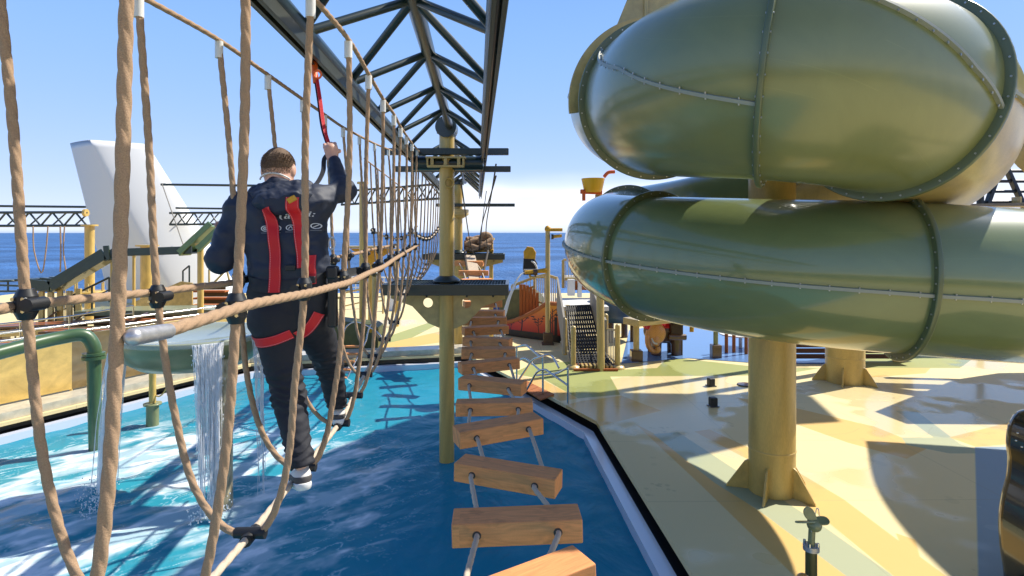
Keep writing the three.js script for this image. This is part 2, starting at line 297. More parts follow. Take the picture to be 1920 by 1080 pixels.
// ---------------------------------------------------------------- ropes course: columns, platforms, trusses
const D1 = 9.0, X1 = -1.0;
function ropeColumn(label, x, z, r, top, platY, px0, px1, pz, depthHalf, flip = 1) {
  const t = thing('ropes_course_column', label, 'column', V(x, 0, z));
  mesh('pole', [cyl(V(0, -1.5, 0), V(0, top, 0), r, r, 40)], M.yellow, t);
  mesh('pole_cap', [cyl(V(0, top, 0), V(0, top + 0.12, 0), r * 1.35, r * 1.35, 32), cyl(V(0, top + 0.1, 0), V(0, top + 0.16, 0), r * 0.9, r * 0.5, 24)], M.steelGreen, t);
  mesh('collar', [lathe([[r, platY + 0.11], [r * 1.75, platY + 0.05], [r * 1.8, platY + 0.03], [r * 1.8, platY + 0.012], [r, platY + 0.012]], 40)], M.steelGreen, t);
  // platform: frame, grating, brackets with round holes
  const w0 = px0 - x, w1 = px1 - x;
  mesh('platform_frame', [box((w0 + w1) / 2, platY - 0.07, depthHalf, w1 - w0, 0.16, 0.05), box((w0 + w1) / 2, platY - 0.07, -depthHalf, w1 - w0, 0.16, 0.05), box(w0 + 0.025, platY - 0.07, 0, 0.05, 0.16, 2 * depthHalf - 0.06), box(w1 - 0.025, platY - 0.07, 0, 0.05, 0.16, 2 * depthHalf - 0.06)], M.steelGreen, t);
  const bars = [];
  for (let X = w0 + 0.08; X < w1 - 0.06; X += 0.045) bars.push(new THREE.BoxGeometry(0.010, 0.035, 2 * depthHalf - 0.06).translate(X, platY - 0.02, 0));
  for (let Z = -depthHalf + 0.08; Z < depthHalf - 0.06; Z += 0.055) bars.push(new THREE.BoxGeometry(w1 - w0 - 0.1, 0.035, 0.012).translate((w0 + w1) / 2, platY - 0.022, Z));
  stuff('grating', bars, M.grid, t);
  mesh('grating_pan', box((w0 + w1) / 2, platY - 0.10, 0, w1 - w0 - 0.12, 0.01, 2 * depthHalf - 0.08), M.steelGreen, t);
  for (const s of [-1, 1]) {
    const W = Math.abs(s < 0 ? w0 : w1) - 0.06;
    const sh = new THREE.Shape(); sh.moveTo(r * 0.9, platY - 0.155); sh.lineTo(W, platY - 0.155); sh.lineTo(W, platY - 0.24); sh.lineTo(W * 0.62, platY - 0.36); sh.lineTo(W * 0.34, platY - 0.62); sh.lineTo(r * 0.9, platY - 0.70); sh.closePath();
    const h = new THREE.Path(); h.absarc(W * 0.34, platY - 0.31, 0.075, 0, 6.2832, true); sh.holes.push(h);
    const g = new THREE.ExtrudeGeometry(sh, { depth: 0.02, bevelEnabled: true, bevelSize: 0.004, bevelThickness: 0.004, bevelSegments: 1, curveSegments: 20 });
    g.translate(0, 0, r * 0.2); if (s < 0) g.rotateY(Math.PI); mesh('bracket', g, M.tan, t);
    for (const q of [0.35, 0.8]) mesh('bolt', cyl(V(s * W * q, platY - 0.2, r * 0.2 + 0.02), V(s * W * q, platY - 0.2, r * 0.2 + 0.045), 0.018, 0.018, 6), M.black, t);
  }
  return t;
}
const c1 = ropeColumn('nearer yellow round column rising from the pool through a green grated platform', X1, -D1, 0.115, 4.72, 2.43, -1.92, -0.05, 0, 0.42);
// crossbeams at the head of the first column
{
  const H = 3.2;
  mesh('crossbeam', bar(V(-0.97, H + 1.22, 0.14), V(0.95, H + 1.22, 0.14), 0.10, 0.10, 0.01), M.steelGreen, c1);
  mesh('crossbeam', bar(V(-0.82, H + 0.99, -0.16), V(0.98, H + 0.99, -0.16), 0.09, 0.09, 0.01), M.steelGreen, c1);
  mesh('hub_tube', cyl(V(-0.52, H + 1.06, 0), V(0.56, H + 1.06, 0), 0.11, 0.11, 24), M.steelGreen, c1);
  mesh('head_collar', [box(0, H + 1.13, 0, 0.60, 0.03, 0.42), box(0, H + 1.00, 0, 0.56, 0.03, 0.40), box(-0.2, H + 1.065, 0.19, 0.05, 0.11, 0.03), box(0.0, H + 1.065, 0.19, 0.05, 0.11, 0.03), box(0.2, H + 1.065, 0.19, 0.05, 0.11, 0.03), box(-0.27, H + 1.065, 0.16, 0.03, 0.11, 0.1), box(0.27, H + 1.065, 0.16, 0.03, 0.11, 0.1)], M.tan, c1);
  mesh('ridge_socket', cyl(V(0, H + 1.6, 0.16), V(0, H + 1.6, -0.16), 0.16, 0.16, 28), M.steelGreen, c1);
  mesh('eye_ring', new THREE.TorusGeometry(0.07, 0.015, 8, 20).rotateY(0.4).translate(0.05, H + 0.75, 0.13), M.yellow, c1);
}
const D2 = 16.6, X2 = -1.52;
const c2 = ropeColumn('farther yellow round column with a small platform near the horizon', X2, -D2, 0.12, 4.55, 2.6, -2.45, -0.2, 0, 0.45);
mesh('crossbeam', bar(V(-0.6, 3.2 - 0.2 + 1.0 - 0.03, 0.14), V(1.6, 3.97, 0.14), 0.09, 0.09, 0.01), M.steelGreen, c2);
mesh('head_collar', [cyl(V(0, 3.70, 0), V(0, 3.85, 0), 0.3, 0.3, 24), cyl(V(0, 3.6, 0), V(0, 3.7, 0), 0.14, 0.3, 24)], M.tan, c2);

// overhead truss along the course
const tc = d => -0.478 - 0.0557 * d, HW = d => 0.585 - 0.004 * d;
const chordP = (d, s, y = 4.4) => V(tc(d) + s * HW(d), y, -d), ridgeP = d => V(tc(d) + 0.02, 4.82, -d);
{
  const t = thing('overhead_truss', 'dark green three chord tube truss running overhead along the rope bridge', 'truss');
  for (const [a, b] of [[-0.6, D1], [D1 + 0.1, 18.8]]) {
    mesh('ridge_chord', cyl(ridgeP(a), ridgeP(b), 0.062, 0.062, 20), M.steelGreen, t);
    for (const s of [-1, 1]) {
      const c = mesh('lower_chord', cyl(chordP(a, s), chordP(b, s), 0.058, 0.058, 20), M.steelGreen, t);
      const A = chordP(a, s, 4.325), B = chordP(b, s, 4.325);
      const side = V(0.036, 0, 0), lip = V(0.024, -0.034, 0), dn = V(0, -0.0, 0);
      mesh('trolley_rail', [bar(A.clone().add(side), B.clone().add(side), 0.008, 0.085, 0.002), bar(A.clone().sub(side), B.clone().sub(side), 0.008, 0.085, 0.002), bar(A.clone().add(V(0, 0.037, 0)), B.clone().add(V(0, 0.037, 0)), 0.064, 0.008, 0.002),
        bar(A.clone().add(V(0.023, -0.0385, 0)), B.clone().add(V(0.023, -0.0385, 0)), 0.018, 0.007, 0.002), bar(A.clone().add(V(-0.023, -0.0385, 0)), B.clone().add(V(-0.023, -0.0385, 0)), 0.018, 0.007, 0.002)], M.railDark, c);
    }
  }
  const r0 = 4.08 - 4 * 1.21;
  for (let k = 0; k < 16; k++) {
    const dr = r0 + 1.21 * k, cA = dr - 0.56, cB = dr + 0.62;
    if (dr > 18.6 || Math.abs(dr - D1) < 0.12) continue;
    for (const s of [-1, 1]) for (const dc of [cA, cB]) { if (dc > 18.7 || dc < -0.6 || dr < -0.6) continue; mesh('web_bar', cyl(ridgeP(dr), chordP(dc, s), 0.030, 0.030, 14), M.steelGreen, t); }
  }
}

// ---------------------------------------------------------------- rope bridge
const lerpT = (tab, d) => { for (let i = 1; i < tab.length; i++) if (d <= tab[i][0] || i === tab.length - 1) { const a = tab[i - 1], b = tab[i], k = (d - a[0]) / (b[0] - a[0]); return a[1] + (b[1] - a[1]) * k; } };
const XL = d => lerpT([[0, -1.66], [1.8, -1.60], [2.4, -1.53], [3, -1.50], [4.2, -1.50], [8.9, -1.77]], d);
const XR = d => lerpT([[0, -0.80], [1.3, -0.815], [2.4, -0.822], [3, -0.835], [4.8, -0.965], [8.9, -1.40]], d);
const YT = d => lerpT([[0, 4.30], [1.0, 4.22], [2, 4.165], [3, 4.185], [4.2, 4.155], [5.5, 4.18], [7, 4.27], [8.9, 4.42]], d);
const XB = d => lerpT([[0, -1.1], [2.4, -1.07], [3.6, -1.06], [5.1, -1.245], [7.0, -1.42], [8.9, -1.58]], d);
const YB = d => lerpT([[0, 1.9], [1.2, 1.95], [2.4, 1.96], [3.6, 2.02], [5.1, 2.03], [7, 2.08], [8.6, 2.40]], d);
const YH = d => lerpT([[0.9, 3.0], [1.4, 2.965], [1.83, 2.975], [2.4, 2.955], [3, 2.945], [3.6, 2.955], [4.2, 2.955], [4.8, 2.98], [6.5, 3.0], [8.9, 3.02]], d);
const hx = (d, s) => s < 0 ? XL(d) + 0.09 + 0.01 * d : XR(d) - 0.035;      // ropes lean inwards at hand height
function uLoop(d) {
  const l = XL(d), r = XR(d), b = XB(d), t = YT(d), y = YB(d), f = (t - y) / 2.2;
  const Y = q => y + q * f, mixL = q => l + (b - l) * q, mixR = q => r + (b - r) * q, w = 0.012 * Math.sin(d * 7.1), w2 = 0.014 * Math.sin(d * 4.3 + 1);
  return curve([V(l, t, -d), V(mixL(0.12) + w, Y(1.6), -d), V(mixL(0.22) + w2, Y(0.95), -d + 0.01), V(mixL(0.33), Y(0.49), -d), V(mixL(0.50), Y(0.20), -d), V(mixL(0.70), Y(0.06), -d), V(mixL(0.9), Y(0.004), -d), V(mixR(0.93), Y(0.004), -d), V(mixR(0.72), Y(0.045), -d), V(mixR(0.5), Y(0.17), -d), V(mixR(0.36), Y(0.34), -d), V(mixR(0.22) + w, Y(0.62), -d), V(mixR(0.13), Y(0.98), -d - 0.01), V(mixR(0.04) + w2, Y(1.6), -d), V(r, t, -d)]);
}
// a black two-part clamp with bolts, made at the origin (upright rope along y, hand rope along z)
function clampGeo(tilt = 0) {
  const hex = new THREE.CylinderGeometry(0.031, 0.031, 0.05, 6); const g = [hex, new THREE.CylinderGeometry(0.021, 0.031, 0.022, 6).translate(0, 0.036, 0), new THREE.CylinderGeometry(0.031, 0.021, 0.022, 6).translate(0, -0.036, 0)];
  g.push(new THREE.CylinderGeometry(0.021, 0.021, 0.07, 8).rotateX(Math.PI / 2).translate(0.028, 0, 0));
  return merge(g);
}
const clampA = clampGeo(), boltG = merge([[0.016, 0.018], [0.016, -0.018], [-0.015, 0.018], [-0.015, -0.018]].map(([x, y]) => new THREE.CylinderGeometry(0.006, 0.006, 0.012, 6).rotateX(Math.PI / 2).translate(x, y, 0.028)));
const footClampG = merge([new THREE.CylinderGeometry(0.025, 0.025, 0.10, 8).rotateX(Math.PI / 2), new THREE.CylinderGeometry(0.022, 0.025, 0.125, 8).rotateZ(Math.PI / 2).translate(0, 0.012, 0)]);
const sleeveG = new THREE.CylinderGeometry(0.020, 0.020, 0.085, 14);
{
  const t = thing('rope_bridge', 'tan rope bridge of hanging loops that the man in navy crosses', 'rope bridge');
  const DL = [0.68, 1.25, 1.80, 2.40, 3.0, 3.6, 4.2, 4.8, 5.45, 6.2, 7.1, 8.2];
  const RR = 0.0155;
  for (const d of DL) {
    const near = d < 3.3, m = mesh('hanger_loop', rope(uLoop(d), d < 1.5 ? 0.0142 : d < 3.3 ? 0.0145 : 0.0128, near ? 0.0075 : 0.018, near ? 18 : 10), M.rope, t);
    for (const s of [-1, 1]) {
      const sl = mesh('sleeve', sleeveG, M.white, m); sl.position.set(s < 0 ? XL(d) + 0.002 : XR(d) - 0.002, YT(d) - 0.05, -d);
      if (d < 1) continue;
      if (s > 0 && d < 1.4) continue;
      const k = mesh('clamp', clampA, M.black, m); const c = uLoop(d); let best = null, bd = 9;
      for (let i = 0; i <= 200; i++) { const p = c.getPoint(i / 200); if (s < 0 ? i > 100 : i < 100) continue; const q = Math.abs(p.y - YH(d)); if (q < bd) { bd = q; best = p; } }
      k.position.copy(best); k.rotation.y = s < 0 ? 0 : Math.PI; const kb = stuff('clamp_bolts', boltG, M.chrome, t); kb.position.copy(best);
    }
    if (d > 1.4) { const k = mesh('foot_clamp', footClampG, M.black, m); k.position.set(XB(d), YB(d), -d); }
  }
  const line = (fx, fy, ds, dz = 0) => ds.map(d => V(fx(d), fy(d), -d));
  const ds = (a, b, n) => Array.from({ length: n + 1 }, (_, i) => a + (b - a) * i / n);
  for (const s of [-1, 1]) {
    const X = s < 0 ? XL : XR;
    mesh('top_cable', rope(line(X, YT, [0.1, 0.68, 1.25, 1.8, 2.4, 3, 3.6, 4.2, 4.8, 5.4, 6, 6.6, 7.2, 7.8, 8.35, 8.9]), 0.0125, 0.012, 10), M.rope, t);
  }
  const lp = s => d => { const c = uLoop(d); let best = null, bd = 9; for (let i = 0; i <= 120; i++) { if (s < 0 ? i > 60 : i < 60) continue; const p = c.getPoint(i / 120), q = Math.abs(p.y - YH(d)); if (q < bd) { bd = q; best = p; } } return best.x - s * -0.03 * (s < 0 ? 1 : 1) - (s < 0 ? -0.0 : 0.0); };
  const hand = (s, list) => list.map((d, i) => V(lp(s)(d), YH(d) - (i % 2 && d < 5 ? 0.0 : 0), -d));
  mesh('hand_rope', rope(hand(-1, [1.1, 1.45, 1.8, 2.1, 2.4, 2.7, 3, 3.6, 4.2, 4.8, 5.4, 6, 6.6, 7.2, 7.8, 8.35, 8.9]), 0.0165, 0.007, 15), M.rope, t);
  mesh('hand_rope', rope(hand(1, [1.38, 1.6, 1.8, 2.1, 2.4, 2.7, 3, 3.6, 4.2, 4.8, 5.4, 6, 6.6, 7.2, 7.8, 8.35, 8.9]), 0.0165, 0.007, 15), M.rope, t);
  { const a = V(lp(1)(1.27), YH(1.27), -1.27), b = V(lp(1)(1.40), YH(1.40), -1.40); mesh('end_sleeve', [cyl(a, b, 0.0195, 0.018, 20), ell(a, 0.0195, 0.0195, 0.0195)], M.alu, t); }
  mesh('foot_rope', rope(ds(1.2, 8.6, 26).map(d => V(XB(d), YB(d) + 0.005, -d)), 0.015, 0.010, 12), M.ropeWhite, t);
}
// the farther rope bridge between the two columns
{
  const t = thing('rope_bridge', 'distant rope bridge of thin hanging loops beyond the first column', 'rope bridge');
  const xl = d => -2.35 - 0.05 * (d - 9.5), xr = d => -1.62 - 0.05 * (d - 9.5);
  for (let k = 0; k < 10; k++) {
    const d = 9.8 + 0.68 * k, l = xl(d), r = xr(d), b = (l + r) / 2, y = 2.25 - 0.25 * Math.sin((d - 9.5) / 7 * Math.PI) + 0.02 * (d - 9.5), tp = 4.38 - 0.03 * (d - 9);
    mesh('hanger_loop', tube([V(l, tp, -d), V(l + 0.05, y + 1, -d), V(l + 0.12, y + 0.35, -d), V(b - 0.08, y + 0.03, -d), V(b + 0.08, y + 0.03, -d), V(r - 0.12, y + 0.35, -d), V(r - 0.05, y + 1, -d), V(r, tp, -d)], 0.014, 36, 6), M.rope, t);
    mesh('clamp', box(b, y + 0.02, -d, 0.1, 0.06, 0.08), M.black, t);
    for (const q of [l + 0.05, r - 0.05]) mesh('clamp', box(q, y + 1, -d, 0.06, 0.1, 0.07), M.black, t);
  }
  for (const X of [xl, xr]) { mesh('top_cable', tube([9.3, 11, 13, 15, 16.5].map(d => V(X(d), 4.38 - 0.03 * (d - 9), -d)), 0.013, 20, 6), M.rope, t); mesh('hand_rope', tube([9.6, 11, 13, 15, 16.4].map(d => V(X(d) + (X === xl ? 0.05 : -0.05), 3.25 - 0.25 * Math.sin((d - 9.5) / 7 * Math.PI) + 0.02 * (d - 9.5), -d)), 0.017, 20, 6), M.ropeWhite, t); }
  mesh('foot_rope', tube([9.4, 11, 13, 15, 16.4].map(d => V((xl(d) + xr(d)) / 2, 2.27 - 0.25 * Math.sin((d - 9.5) / 7 * Math.PI) + 0.02 * (d - 9.5), -d)), 0.016, 20, 6), M.rope, t);
}

// ---------------------------------------------------------------- swinging wooden steps
{
  const t = thing('step_bridge', 'swinging bridge of wooden beams strung on two ropes over the pool', 'step bridge');
  //       centre px, py, depth, turn, roll
  const ST = [[972, 1112, 2.75, 0.50, 0.05], [969, 985, 3.42, 0.03, 0.025], [952, 891, 4.12, -0.34, -0.02], [935, 806, 5.0, 0.40, 0.03], [927, 763, 5.95, 0.02, 0.01], [923, 722, 6.75, -0.36, 0], [917, 685, 7.45, 0.36, 0.02], [916, 661, 8.2, 0.03, 0], [914, 641, 8.9, -0.28, 0],
    [910, 619, 9.6, 0.34, 0], [909, 602, 10.3, 0.05, 0], [907, 588, 11.0, -0.15, 0], [905, 570, 11.8, 0.32, 0], [903, 556, 12.6, 0.0, 0], [899, 543, 13.4, -0.3, 0], [894, 528, 14.2, 0.25, 0], [888, 512, 15.0, 0, 0], [880, 494, 15.8, -0.2, 0]];
  const g0 = new RoundedBoxGeometry(0.76, 0.135, 0.2, 2, 0.008);
  const geos = [0, 1, 2].map(i => { const g = g0.clone(), p = g.attributes.position, uv = g.attributes.uv, n = g.attributes.normal; for (let k = 0; k < p.count; k++) uv.setXY(k, p.getX(k) * 1.1 + i * 0.37, (Math.abs(n.getY(k)) > 0.7 ? p.getZ(k) : p.getY(k)) * 2.4 + i * 0.29 + (Math.abs(n.getX(k)) > 0.7 ? p.getZ(k) * 3 : 0)); return g; });
  const L = [], R = [], m4 = new THREE.Matrix4();
  const front = -0.102, holes = new THREE.CylinderGeometry(0.026, 0.026, 0.006, 16).rotateX(Math.PI / 2);
  ST.forEach(([px, py, d, a, ro], i) => {
    const s = mesh('step', geos[i % 3], M.wood, t); s.position.copy(P(px, py, d)); s.rotation.set(0.03 * Math.sin(i * 3), a, ro, 'YXZ'); s.scale.set(1 + 0.025 * Math.sin(i * 5.3), 1 + 0.04 * Math.sin(i * 2.7), 1); s.updateMatrix();
    for (const [list, x] of [[L, -0.235], [R, 0.235]]) { for (const z of [0.12, -0.12]) list.push(V(x, 0.0, z).applyMatrix4(s.matrix)); const h = mesh('hole', holes, M.ropeDark, s); h.position.set(x, 0, 0.099); }
  });
  const near = P(985, 1200, 2.0);
  for (const list of [L, R]) { const x = list === L ? -0.235 : 0.3; list.unshift(V(near.x + x * 1.3, 1.45, -2.0)); const c = new THREE.CatmullRomCurve3(list, false, 'catmullrom', 0.15); mesh('carrying_rope', rope(c, 0.0165, 0.02, 9), M.ropeWhite, t); }
}

// ---------------------------------------------------------------- the big green tube slide
{
  const t = thing('tube_slide', 'huge glossy olive green enclosed tube slide coiling above the deck', 'water slide');
  const pts = [[8.6, 2.60, -5.45], [6.2, 2.64, -5.55], [4.75, 2.70, -5.62], [3.70, 2.77, -5.70], [2.78, 2.81, -6.08], [2.05, 2.87, -6.75], [1.6, 2.94, -7.6], [1.5, 3.03, -8.5], [1.95, 3.17, -9.4], [3.0, 3.38, -9.9], [4.1, 3.62, -9.4], [4.75, 3.88, -8.3], [4.7, 4.12, -6.95], [3.95, 4.31, -5.75], [3.08, 4.42, -5.1], [2.25, 4.50, -5.03], [1.8, 4.59, -5.7], [1.68, 4.73, -6.8], [1.66, 5.0, -8.05], [2.25, 5.6, -9.1], [3.3, 6.5, -9.9], [4.8, 7.4, -10.6], [6.6, 8.2, -11.4], [8.6, 8.9, -12.4], [10.6, 9.5, -13.4]].map(p => V(...p));
  const c = curve(pts), N = 900, tab = [];
  for (let i = 0; i <= N; i++) tab.push(c.getPoint(i / N));
  const tOf = (k) => k / (pts.length - 1);
  const rad = u => { const k = u * (pts.length - 1); return 0.735 + 0.115 * sstep(9, 13.5, k); };
  const frame = u => { const p = c.getPoint(u), T = c.getTangent(u), Sd = V().crossVectors(T, Yup).normalize(), U = V().crossVectors(Sd, T).normalize(); return { p, T, Sd, U }; };
  // outward side: Sd for a path that turns clockwise; angle 0 is outward, positive is up
  const ring = (u, a, r) => { const f = frame(u); return f.p.clone().addScaledVector(f.Sd, OUT * Math.cos(a) * r).addScaledVector(f.U, Math.sin(a) * r); };
  const fm = frame(tOf(15)); const OUT = fm.Sd.z > 0 ? 1 : -1;
  function shell(u0, u1, a00, a01, a10, a11, nu, nv, dr = 0) {   // angle range at start (a00..a01) and at end (a10..a11)
    const pos = [], uv = [], idx = [];
    for (let i = 0; i <= nu; i++) { const q = i / nu, u = u0 + (u1 - u0) * q, f = frame(u), r = rad(u) + dr; for (let j = 0; j <= nv; j++) { const s = j / nv, a = (a00 + (a10 - a00) * q) * (1 - s) + (a01 + (a11 - a01) * q) * s; const v = f.p.clone().addScaledVector(f.Sd, OUT * Math.cos(a) * r).addScaledVector(f.U, Math.sin(a) * r); pos.push(v.x, v.y, v.z); uv.push(q * 1.5, s * 2); } }
    const w = nv + 1; for (let i = 0; i < nu; i++) for (let j = 0; j < nv; j++) { const a = i * w + j; idx.push(a, a + 1, a + w, a + 1, a + w + 1, a + w); }
    const g = new THREE.BufferGeometry(); g.setAttribute('position', new THREE.Float32BufferAttribute(pos, 3)); g.setAttribute('uv', new THREE.Float32BufferAttribute(uv, 2)); g.setIndex(idx); g.computeVertexNormals(); return g;
  }
  function lip(u0, u1, a0, a1, h, th, nu) {     // lengthwise seam flange standing h proud
    const pos = [], idx = [];
    for (let i = 0; i <= nu; i++) { const q = i / nu, u = u0 + (u1 - u0) * q, a = a0 + (a1 - a0) * q, r = rad(u), da = th / 2 / r; for (const [aa, rr] of [[a - da, r - 0.01], [a - da, r + h], [a + da, r + h], [a + da, r - 0.01]]) { const v = ring(u, aa, rr); pos.push(v.x, v.y, v.z); } }
    for (let i = 0; i < nu; i++) for (let j = 0; j < 3; j++) { const a = i * 4 + j; idx.push(a, a + 1, a + 4, a + 1, a + 5, a + 4); }
    const g = new THREE.BufferGeometry(); g.setAttribute('position', new THREE.Float32BufferAttribute(pos, 3)); g.setIndex(idx); return norm(g);
  }
  function flange(u, h, th) { // ring round the joint
    const f = frame(u), r = rad(u), g = new THREE.LatheGeometry([[r - 0.01, -th / 2], [r + h - 0.008, -th / 2], [r + h, -th / 2 + 0.008], [r + h, th / 2 - 0.008], [r + h - 0.008, th / 2], [r - 0.01, th / 2]].map(p => new THREE.Vector2(...p)), 72);
    g.applyMatrix4(new THREE.Matrix4().makeBasis(V().crossVectors(f.T, f.U).normalize(), f.T, f.U).setPosition(f.p)); return g;
  }
  const D = Math.PI / 180;
  //         joint knots and the seam angle at each segment's start and end
  const segs = [[0.0, 2.95, -8, -8, 0], [2.95, 5.55, -8, -3, 0], [5.55, 7.9, -3, 5, 0], [7.9, 10.2, 0, 0, 0], [10.2, 13.7, 0, -6, 1], [13.7, 15.02, -16, 50, 0], [15.02, 17.0, -24, 40, 0], [17.0, 18.2, 14, 4, 2], [18.2, 20.4, 0, 10, 2], [20.4, 22.2, 0, 10, 0], [22.2, 24, 0, 10, 0]];
  const bolts = [];
  segs.forEach(([k0, k1, s0, s1, tint], i) => {
    const u0 = tOf(k0), u1 = tOf(k1), nu = 44, a0 = s0 * D, a1 = s1 * D;
    const sm = i > 3 ? M.slideUp : M.slide, m = tint === 2 ? M.tan : sm;
    const up = mesh('upper_shell', shell(u0, u1, a0, a0 + Math.PI, a1, a1 + Math.PI, nu, 40), m, t);
    const lo = mesh('lower_shell', shell(u0, u1, a0 - Math.PI, a0, a1 - Math.PI, a1, nu, 40), tint === 1 ? M.tan : sm, t);
    mesh('seam_flange', lip(u0, u1, a0, a1, 0.035, 0.028, nu), M.seam, up);
    mesh('seam_flange', lip(u0, u1, a0 + Math.PI, a1 + Math.PI, 0.035, 0.028, nu), M.seam, up);
    if (i) mesh('joint_flange', flange(u0, 0.07, 0.045), M.flange, t);
    if (i && i < 9) { const f = frame(u0), r = rad(u0) + 0.04; for (let b = 0; b < 36; b++) { const a = b / 36 * 2 * Math.PI; const p = f.p.clone().addScaledVector(f.Sd, Math.cos(a) * r).addScaledVector(f.U, Math.sin(a) * r); for (const s of [-1]) bolts.push(cyl(p.clone().addScaledVector(f.T, -0.03), p.clone().addScaledVector(f.T, 0.03), 0.0085, 0.0085, 6)); } }
    if (i < 8) for (let b = 0; b < 14; b++) { const q = (b + 0.5) / 14, u = u0 + (u1 - u0) * q, a = a0 + (a1 - a0) * q, r = rad(u) + 0.018; bolts.push(cyl(ring(u, a - 0.035, r), ring(u, a + 0.035, r), 0.007, 0.007, 6)); }
  });
  stuff('flange_bolts', bolts, M.bolt, t);
  // tan mounting plate bolted round the upper left joint
  { const u = tOf(17.25), f = frame(u), r = rad(u); const sh = new THREE.Shape(); sh.absarc(0, 0, r + 0.13, -0.1, Math.PI * 1.05, false); sh.absarc(0, 0, r + 0.02, Math.PI * 1.05, -0.1, true);
    const g = new THREE.ExtrudeGeometry(sh, { depth: 0.03, bevelEnabled: true, bevelSize: 0.006, bevelThickness: 0.006, bevelSegments: 2, curveSegments: 40 });
    g.applyMatrix4(new THREE.Matrix4().makeBasis(f.Sd.clone().multiplyScalar(1), f.U, V().crossVectors(f.Sd, f.U)).setPosition(f.p)); mesh('mounting_plate', g, M.tan, t); const a = P(1222, 18, 7.25); mesh('hanger_plate', prism([[-0.52, -0.42], [-0.30, 0.12], [-0.24, 0.7], [0.75, 0.7], [0.75, -0.3]], 0.03, new THREE.Matrix4().makeTranslation(a.x, a.y, a.z)), M.tan, t); mesh('plate_rib', box(a.x - 0.08, a.y + 0.25, a.z + 0.04, 0.05, 0.9, 0.06, 0.01), M.tan, t); }
  mesh('saddle', [bar(V(3.16, 2.05, -6.95), V(3.12, 2.12, -6.3), 0.3, 0.06), box(3.14, 2.02, -6.9, 0.36, 0.12, 0.1)], M.alu, t);
}
function baseColumn(label, pos, r, h, group) {
  const t = thing('support_column', label, 'column', pos, 0, group);
  mesh('shaft', [cyl(V(0, 0.004, 0), V(0, h, 0), r, r, 56)], M.yellow, t);
  mesh('weld_band', [lathe([[r, 0.52], [r + 0.006, 0.525], [r + 0.006, 0.54], [r, 0.545]], 56)], M.yellow, t);
  for (let k = 0; k < 5; k++) { const a = 0.35 + k * 2 * Math.PI / 5; const m = new THREE.Matrix4().makeRotationY(a); mesh('gusset', prism([[r - 0.01, 0.004], [r + 0.26, 0.004], [r + 0.25, 0.03], [r + 0.04, 0.34], [r - 0.01, 0.37]], 0.024, m.multiply(new THREE.Matrix4().makeTranslation(0, 0, -0.012)), 0.004), M.yellow, t); }
  return t;
}
baseColumn('nearer thick yellow column with gusset foot under the green slide', V(3.22, 0, -7.27), 0.272, 6.6);
baseColumn('farther thick yellow column behind the slide, gusset foot in sun', V(7.15, 0, -12.6), 0.38, 5.2);

// ---------------------------------------------------------------- people
const capD = (p, a, b, ra, rb) => { const abx = b.x - a.x, aby = b.y - a.y, abz = b.z - a.z, px = p[0] - a.x, py = p[1] - a.y, pz = p[2] - a.z; const l2 = abx * abx + aby * aby + abz * abz; let h = l2 ? (px * abx + py * aby + pz * abz) / l2 : 0; h = h < 0 ? 0 : h > 1 ? 1 : h; const dx = px - abx * h, dy = py - aby * h, dz = pz - abz * h; return Math.sqrt(dx * dx + dy * dy + dz * dz) - (ra + (rb - ra) * h); };
const ellD = (p, c, rx, ry, rz) => { const x = (p[0] - c.x) / rx, y = (p[1] - c.y) / ry, z = (p[2] - c.z) / rz, k = Math.sqrt(x * x + y * y + z * z); return (k - 1) * Math.min(rx, ry, rz); };
const smin = (a, b, k) => { const h = Math.max(k - Math.abs(a - b), 0) / k; return Math.min(a, b) - h * h * k * 0.25; };
function sdfMesh(fn, lo, hi, cell) {
  const size = Math.max(hi.x - lo.x, hi.y - lo.y, hi.z - lo.z), N = Math.ceil(size / cell) + 4, mc = new MarchingCubes(N, new THREE.MeshBasicMaterial(), false, false, 260000);
  mc.isolation = 0; const half = N / 2, cx = (lo.x + hi.x) / 2, cy = (lo.y + hi.y) / 2, cz = (lo.z + hi.z) / 2, sc = half * cell, f = mc.field;
  for (let k = 0; k < N; k++) for (let j = 0; j < N; j++) for (let i = 0; i < N; i++) {
    const x = cx + (i - half) * cell, y = cy + (j - half) * cell, z = cz + (k - half) * cell;
    f[(k * N + j) * N + i] = (x < lo.x - cell || x > hi.x + cell || y < lo.y - cell || y > hi.y + cell || z < lo.z - cell || z > hi.z + cell) ? -1 : -fn([x, y, z]);
  }
  mc.update(); const n = mc.count, pos = new Float32Array(n * 3), nor = new Float32Array(n * 3), uv = new Float32Array(n * 2);
  for (let i = 0; i < n; i++) { for (let q = 0; q < 3; q++) { pos[i * 3 + q] = mc.positionArray[i * 3 + q] * sc + [cx, cy, cz][q]; nor[i * 3 + q] = mc.normalArray[i * 3 + q]; } uv[i * 2] = pos[i * 3] * 8; uv[i * 2 + 1] = pos[i * 3 + 1] * 8; }
  const g = new THREE.BufferGeometry(); g.setAttribute('position', new THREE.BufferAttribute(pos, 3)); g.setAttribute('normal', new THREE.BufferAttribute(nor, 3)); g.setAttribute('uv', new THREE.BufferAttribute(uv, 2));
  return g;
}
const bounds = (pts, pad) => { const b = new THREE.Box3().setFromPoints(pts); return [b.min.subScalar(pad), b.max.addScalar(pad)]; };
const union = (list, k) => p => { let d = 9; for (const q of list) { const v = q(p); d = d > 8 ? v : smin(d, v, k); } return d; };
const bone = (a, b, ra, rb) => p => capD(p, a, b, ra, rb);
